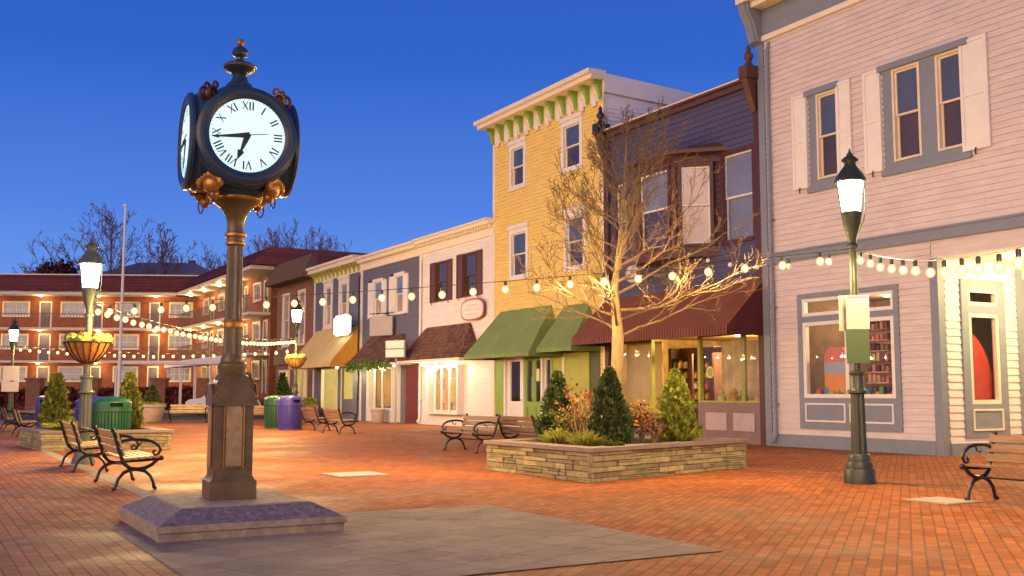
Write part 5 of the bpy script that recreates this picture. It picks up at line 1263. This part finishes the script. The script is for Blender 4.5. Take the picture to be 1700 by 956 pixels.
# bare tree
def bare_tree(loc, label, trunk_pts, trunk_r, nb, zlo, zhi, lmax, seed, mt, mb_, twig=.005, sub=6, tw=4, lowel=8, hiel=62, rz=0, seg=5, cat='tree', group=None, br_=.030):
    rnd = random.Random(seed); t = thing('bare_tree', label, cat, loc, rz, group)
    b = MB(); b.tube(trunk_pts, trunk_r, 12); b.build('trunk', mt, t, True)
    b = MB(); tp = [Vector(p) for p in trunk_pts]
    def at(z):
        for p, q, r0, r1 in zip(tp, tp[1:], trunk_r, trunk_r[1:]):
            if p.z <= z <= q.z: u = (z - p.z) / (q.z - p.z); return p.lerp(q, u), r0 + (r1 - r0) * u
        return tp[-1], trunk_r[-1]
    def grow(p, d, ln, r, lvl):
        n = 6 if lvl < 2 else 4; pts = [p.copy()]; dirs = []
        c = p.copy(); dd = d.normalized()
        for k in range(n):
            j = .16 if lvl < 2 else .22
            dd = (dd + Vector((rnd.gauss(0, j), rnd.gauss(0, j), rnd.gauss(.07 if lvl else .05, j * .7)))).normalized()
            c = c + dd * ln / n; pts.append(c.copy()); dirs.append(dd.copy())
        rs = [max(twig, r * (1 - .82 * k / n)) for k in range(n + 1)]
        b.tube(pts, rs, seg if lvl < 2 else (4 if lvl < 3 else 3), cap=False)
        if lvl >= 3: return
        m_ = sub if lvl == 0 else (tw if lvl == 1 else 3)
        for k in range(m_):
            u = (k + rnd.uniform(.4, 1.2)) / (m_ + .3); u = min(.97, .12 + .88 * u); i = min(n - 1, int(u * n)); q = pts[i].lerp(pts[i + 1], u * n - i)
            ax = dirs[i].orthogonal().normalized(); ax = Matrix.Rotation(rnd.uniform(0, 2 * PI), 3, dirs[i]) @ ax
            nd = (dirs[i] + ax * rnd.uniform(.55, 1.0)).normalized(); nd.z += .12
            grow(q, nd, ln * rnd.uniform(.32, .52) * (1.15 - .45 * u), max(twig, rs[i] * .55), lvl + 1)
    for k in range(nb):
        u = (k + rnd.random() * .6) / nb; z = zlo + (zhi - zlo) * u; p, r = at(z)
        a = k * 2.39996 + rnd.uniform(-.4, .4); e = R(lowel + (hiel - lowel) * u + rnd.uniform(-8, 8))
        ln = lmax * (1 - .68 * u) * rnd.uniform(.75, 1.1)
        grow(p, Vector((math.cos(a) * math.cos(e), math.sin(a) * math.cos(e), math.sin(e))), ln, min(r * .5, br_ * (1 - .5 * u)), 0)
    b.build('crown', mb_, t)
    return t
TB = pl(1022, 17.75)
tt = [(0, 0, -.02), (.0, 0, .3), (.03, 0, 1.0), (.05, .02, 1.8), (.0, .02, 2.6), (.12, 0, 3.6), (.2, .05, 4.6), (.24, .03, 5.35)]
bare_tree(TB, 'bare pale barked tree lit by bulbs in the large stone planter', tt, [.15, .125, .115, .10, .06, .036, .02, .007], 36, 1.75, 5.0, 2.6, 11, M_bark, mat('lit_twigs', (.145, .095, .055), .8, .2, 8), twig=.0042, sub=7, tw=5)

# ================================================================= the motel
CA = ROW(-62, 0); LEFT_RZ = R(4.5)
bm = Bd.__new__(Bd); bm.e = thing('motel', 'long three storey brick motel with a red roof and lit walkways', 'building', (CA.x, CA.y, 0), 0)
Minv = Matrix.Translation(-Vector((CA.x, CA.y, 0)))
ML = Minv @ Matrix.Translation((CA.x, CA.y, 0)) @ Matrix.Rotation(LEFT_RZ, 4, 'Z')      # x right towards the corner, y into the wing
MRt = Minv @ ROWM
FZ = [1.25, 3.68, 6.12, 8.55]
def wing(M, x0, x1, units, overhang, hipR=False):
    bm.M = M
    holes = [hole(*u[1:]) for u in units]
    b = bm.mb(); clap(b, x0, x1, 0, FZ[3], holes, pitch=40, lip=0); b.build('wall', BRICK_W, bm.e)
    b = bm.mb(); b.quad((x0, 12, 0), (x1, 12, 0), (x1, 12, FZ[3]), (x0, 12, FZ[3])); b.quad((x0, 0, 0), (x0, 12, 0), (x0, 12, FZ[3]), (x0, 0, FZ[3])); b.quad((x1, 0, 0), (x1, 12, 0), (x1, 12, FZ[3]), (x1, 0, FZ[3])); b.build('back_wall', BRICK_W, bm.e)
    for u in units:
        if u[0] == 'w': window(bm, u[1], u[2], u[3], u[4], .12, M_cream, M_white, P_curt, P_curt, split=False, muntin=3, vm=1, proud=.05)
        else:
            d = boxpart(bm, 'door', mat('grey_door', (.13, .12, .15), .5, .15, 3), (u[1] + .1, u[2] - .1, .0, .06, u[3], u[4] - .1))
            boxpart(bm, 'door_frame', M_cream, (u[1], u[1] + .1, -.04, .08, u[3], u[4]), (u[2] - .1, u[2], -.04, .08, u[3], u[4]), (u[1] + .1, u[2] - .1, -.04, .08, u[4] - .1, u[4]), parent=d)
            b = bm.mb(); b.ball((u[2] - .25, -.04, u[3] + 1.0), .05, 6, 4); b.build('door_knob', M_gold, d)
    for z in FZ[1:3]:
        o = boxpart(bm, 'balcony', M_cream, (x0, x1, -overhang, -.001, z - .16, z))
        b = bm.mb(); n = int((x1 - x0) / .22)
        for k in range(n): xx = x0 + .1 + k * .22; b.box(xx - .012, xx + .012, -overhang + .03, -overhang + .055, z + .001, z + 1.0)
        b.box(x0, x1, -overhang + .02, -overhang + .065, z + 1.001, z + 1.05); b.build('railing', mat('dark_railing', (.16, .11, .10), .6, .1, 5), o)
    boxpart(bm, 'soffit', M_cream, (x0, x1 + (overhang if hipR else 0), -overhang - .3, -.001, FZ[3] + .0, FZ[3] + .22))
    n = int((x1 - x0) / 4.2)
    for z in FZ[1:]:
        for k in range(n):
            xx = x0 + 1.8 + k * 4.2
            b = bm.mb(); zc = z - .16 if z < 8 else z; b.lathe([(.13, -.001), (.13, -.06), (.08, -.1)], (xx, -.8, zc), 10); f = b.build('walkway_light', E_ceil, bm.e)
            lamp(f, bm.pt(xx, -.85, zc - .28), 62, (1, .60, .24), .11, 'walkway_light_glow')
def units_for(xs_pattern):
    un = []
    for f in range(3):
        z = FZ[f]
        for kind, a, c in xs_pattern: un.append((kind, a, c, z + (.85 if kind == 'w' else .02), z + 2.05))
    return un
def lx(px):   # pixel to left wing x
    n = Vector((math.sin(LEFT_RZ), -math.cos(LEFT_RZ), 0)); d = ray(px, 600); o = Vector((CA.x, CA.y, 0)) - CAMP; tt_ = o.xy.dot(n.xy) / d.xy.dot(n.xy); p = d * tt_ - o
    return p.x * math.cos(LEFT_RZ) + p.y * math.sin(LEFT_RZ)
pat = []
for a in (-176, -82, 10, 103, 195 - 5, 279):
    k = 'w'
pat = [('w', lx(a), lx(c)) for a, c in ((-182, -142), (-92, -50), (0, 46), (97, 140), (188, 230), (278, 318))] + [('d', lx(a), lx(c)) for a, c in ((-120, -101), (-30, -11), (62, 83), (150, 168), (245, 264))]
wing(ML, -34, 0.0, units_for(pat), 1.35)
pr = []
for k in range(4):
    x = -59.5 + k * 4.4
    pr += [('w', x, x + 1.7), ('d', x + 2.3, x + 3.2)]
wing(MRt, -62, -42.6, units_for(pr), 1.35, True)
# mansard roofs with standing rows of tiles
def mans(M, x0, x1, y0, zb, zt, run, hip=0, rows=10):
    b = MB(M)
    for r in range(rows):
        t0, t1 = r / rows, (r + 1) / rows
        a = x0; c = x1 - hip * t0; c2 = x1 - hip * t1
        ya, yb = y0 + run * t0 - .05, y0 + run * t1
        b.quad((a, ya, zb + (zt - zb) * t0), (c, ya, zb + (zt - zb) * t0), (c2, yb, zb + (zt - zb) * t1), (a, yb, zb + (zt - zb) * t1))
        if hip: b.quad((c, ya, zb + (zt - zb) * t0), (c, 12, zb + (zt - zb) * t0), (c2, 12, zb + (zt - zb) * t1), (c2, yb, zb + (zt - zb) * t1))
    b.quad((x0, y0 + run, zt), (x1 - hip, y0 + run, zt), (x1 - hip, 12, zt), (x0, 12, zt))
    return b
mans(ML, -34, 1.0, -1.75, 8.78, 10.15, 1.6).build('roof', M_roof, bm.e)
mans(MRt, -63, -40.9, -1.75, 8.78, 10.05, 1.5, 1.3).build('roof', M_roof, bm.e)
bm.M = ML; boxpart(bm, 'roof_edge', M_cream, (-34, 1.0, -.22, -.08, 10.152, 10.24))
# ground floor canopy and posts of the right wing
bm.M = MRt; boxpart(bm, 'canopy', M_white, (-60, -42.6, -2.6, -1.36, 3.1, 3.5), *[(-59.5 + 4.2 * k, -59.35 + 4.2 * k, -2.5, -2.35, .01, 3.099) for k in range(5)])
# brick piers and hedge in front of the motel
for px in (58, 153, 265, 336):
    p = AT(px, 652, 75.0); b = MB(); b.box(-.5, .5, -.4, .4, 0, 2.2); b.box(-.58, .58, -.48, .48, 2.2, 2.35)
    tag(b.build('brick_pier', BRICK_B, None, loc=(p.x, p.y, 0)), {58: 'leftmost dark brick pier in the burgundy hedge, near the far green bin', 153: 'dark brick pier in the hedge directly behind the pale left lamp post', 265: 'dark brick pier in the hedge above the round beige pot', 336: 'dark brick pier in the hedge just left of the clock pedestal'}[px], 'pier', 'brick piers along the motel hedge')
b = MB()
for k in range(9000):
    x = random.uniform(-44, -10); y = random.uniform(-.7, .7); z = random.random() ** .6 * (1.55 + .1 * math.sin(x * 1.3) + .07 * math.sin(x * 3.1))
    leafy(b, Vector((x, y - .0, z)), Vector((random.gauss(0, .7), -abs(random.gauss(.6, .5)), random.gauss(.5, .6))), .3, .5)
b.box(-44, -10, -.45, .45, 0, 1.3)
tag(b.build('hedge', M_hedge, None, loc=(0, 75.5, 0), rz=0), 'long burgundy leaved hedge along the front of the motel', 'hedge')

# ================================================================= far and small things
p = AT(197, 652, 58); b = MB(); zt = AT(199, 338, 58).z
b.lathe([(.11, 0), (.10, 2), (.06, zt - .3), (.05, zt - .2)], seg=10); t = thing('flagpole', 'tall bare white flagpole before the motel', 'flagpole', (p.x, p.y, 0)); b.build('pole', M_white, t, True)
b = MB(); b.ball((0, 0, zt - .1), .12, 10, 6); b.build('finial', M_white, t, True)
p = AT(192, 652, 62); b = MB(); h = AT(192, 603, 62).z
b.tube([(0, 0, 0), (0, 0, h - .5), (.1, 0, h - .15), (.45, 0, h), (6, 0, h), (6.3, 0, h - .15), (6.4, 0, h - .5), (6.4, 0, 0)], .08, 8)
tag(b.build('pipe_frame', M_white, None, True, loc=(p.x, p.y, 0)), 'white bent pipe frame standing before the motel', 'pipe frame')
# round pale pot with evergreen
p = G(251, 700); t = thing('round_planter', 'large round beige pot with a small evergreen by the kerb', 'planter', (p.x, p.y, 0))
b = MB(); b.lathe([(.42, 0), (.46, .06), (.58, .62), (.64, .66), (.64, .80), (.58, .82), (.54, .74)], seg=28); b.build('pot', M_beige, t, True)
b = MB(); b.lathe([(.56, .7), (.1, .74)], seg=24); b.build('soil', M_soil, t)
conifer((p.x, p.y, .72), .85, .35, M_conifer, 'small dark evergreen growing in the round beige pot', n=700, leaf=.12, group=None)
tuft((p.x, p.y - .3, .74), .45, .22, M_tuft, 'pale trailing plant round the rim of the beige pot', n=120)
# shop-front evergreens and boxes by the far shops
conifer(tuple(ROW(-36.1, -1.2, 0)), 2.3, .55, M_conifer, 'dark evergreen standing beside the yellow awning', n=900, leaf=.2, group=None)
conifer(tuple(ROW(-41.5, -1.6, 0)), 2.4, .6, M_coniferL, 'light green evergreen beside the brick shop, left of the green bin', n=900, leaf=.2, group=None)
b = MB(); b.bev(-.9, .9, -.3, .3, 0, .7, .02); t = rowthing('planter_box', 'brown wooden planter box under the lit blue shop window', 'planter', -32.6, -1.0, 0); b.build('box', M_wood, t)
b = MB()
for k in range(500): leafy(b, Vector((random.uniform(-.85, .85), random.uniform(-.25, .25), .68 + random.random() * .25)), Vector((random.gauss(0, .6), random.gauss(-.3, .6), 1)), .16)
b.build('leaves', M_coniferL, t)
b = MB(); b.lathe([(.22, 0), (.26, .05), (.32, .5), (.35, .52), (.35, .6), (.3, .58)], seg=18); tag(b.build('flower_pot', M_beige, None, True, loc=ROW(-23.4, -.9, 0), rz=0), 'pale empty pot standing at the foot of the white bay window', 'pot')
# ground plates
for (px, py), s, lab in (((590, 788), .42, 'pale square cover plate in the bricks right of the clock'), ((1565, 832), .32, 'pale cover plate in the bricks beside the right bench')):
    g = G(px, py); b = MB(); b.flat([(-s, -s), (s, -s), (s, s), (-s, s)], .004, .014); b.flat([(-s * .86, -s * .86), (s * .86, -s * .86), (s * .86, s * .86), (-s * .86, s * .86)], .014, .018)
    tag(b.build('cover_plate', mat('pale_plate', (.50, .44, .38), .6, .12, 8), None, loc=(g.x, g.y, 0), rz=RZ), lab, 'cover plate')
# white car mostly behind the clock
def car(loc, rz, label):
    t = thing('parked_car', label, 'car', loc, rz); prof = [(-2.1, .35), (-2.15, .75), (-1.9, .92), (-1.3, .98), (-.75, 1.40), (.7, 1.45), (1.35, 1.02), (2.05, .88), (2.2, .65), (2.15, .35)]
    b = MB(); n = len(prof)
    b.loft([[(x, y * (1 if z < 1.0 else .86), z) for x, z in prof] for y in (-.85, -.8, .8, .85)]); b.build('body', mat('white_car_paint', (.75, .75, .78), .3, .03, 3), t, True)
    b = MB()
    for s in (-1, 1): b.prism([(-1.15, 1.0), (-.72, 1.34), (.62, 1.37), (1.1, 1.02)], s * .79 - .0, s * .80, None)
    b.build('window', P_blue, t)
    for x in (-1.35, 1.4):
        for s in (-1, 1):
            b = MB(); b.lathe([(.32, -.1), (.32, .1)], seg=20, M=Matrix.Translation((x, s * .78, .32)) @ Matrix.Rotation(R(90), 4, 'X')); w = b.build('wheel', M_dark, t)
            b = MB(); b.lathe([(.19, -.11), (.19, .11)], seg=16, M=Matrix.Translation((x, s * .78, .32)) @ Matrix.Rotation(R(90), 4, 'X')); b.build('rim', M_steel, w)
    return t
p = AT(372, 652, 64); car((p.x, p.y, 0.004), R(12), 'white car parked on the road, mostly hidden by the clock')
# distant house, trees
p = AT(270, 652, 125); t = thing('grey_roof_house', 'distant house with a grey hipped roof above the motel', 'building', (p.x, p.y, 0), R(3)); w_ = 7.5
zt = AT(270, 437, 125).z; ze = AT(200, 463, 125).z - .4
b = MB(); b.box(-w_, w_, -5, 5, 0, ze); b.build('wall', M_slate, t)
b = MB(); b.loft([[(-w_ - .5, -5.5, ze), (w_ + .5, -5.5, ze), (w_ + .5, 5.5, ze), (-w_ - .5, 5.5, ze)], [(-3, -.6, zt), (3.4, -.6, zt), (3.4, .6, zt), (-3, .6, zt)]]); b.build('roof', M_greyroof, t)
b = MB(); b.box(2.6, 3.3, -.4, .4, zt - .2, zt + .35); b.build('chimney', M_brown, t)
def fartree(px, Y, ztop_py, label, seed, h=None, spread=.62):
    zt = AT(px, ztop_py, Y).z; p = AT(px, 652, Y)
    tt = [(0, 0, 0), (0, 0, zt * .28), (.1, 0, zt * .6), (0, .1, zt * .97)]
    return bare_tree((p.x, p.y, 0), label, tt, [.32, .26, .14, .03], 20, zt * .26, zt * .85, zt * spread, seed, M_fartwig, M_fartwig, br_=.13, twig=.024, sub=6, tw=4, lowel=22, hiel=75, seg=4, group='bare trees behind the motel')
fartree(175, 118, 362, 'wide bare tree rising behind the pale left lamp', 21, spread=.66)
fartree(262, 112, 384, 'bare tree leaning right above the distant grey roof', 22, spread=.55)
fartree(60, 135, 425, 'low bare tree at the far left behind the motel', 23, spread=.5)
fartree(430, 135, 398, 'bare tree crown directly right of the clock column', 24)
fartree(478, 140, 380, 'tallest bare tree behind the motel roof corner', 25)
fartree(525, 138, 392, 'bare tree above the red roof, right of the others', 26)
fartree(350, 145, 428, 'low bare tree just left of the clock column', 27)
p = AT(84, 652, 110); zt = AT(84, 428, 110).z
t = thing('red_tree', 'dark reddish leafy tree above the motel roof', 'tree', (p.x, p.y, 0)); b = MB(); b.tube([(0, 0, 0), (0, 0, zt * .8)], [.3, .15], 6); b.build('trunk', M_fartwig, t)
b = MB(); cl = [(random.uniform(-2.2, 2.2), random.uniform(-1.6, 1.6), zt - 1.0 - abs(random.gauss(0, 1.8))) for _ in range(26)]
for k in range(2600):
    c = Vector(random.choice(cl)) + Vector((random.gauss(0, .42), random.gauss(0, .42), random.gauss(0, .42))); c.z = min(c.z, zt)
    leafy(b, c, Vector((random.gauss(0, 1), random.gauss(0, 1), random.gauss(.3, 1))), .34, .5)
b.build('crown', M_darkred, t)
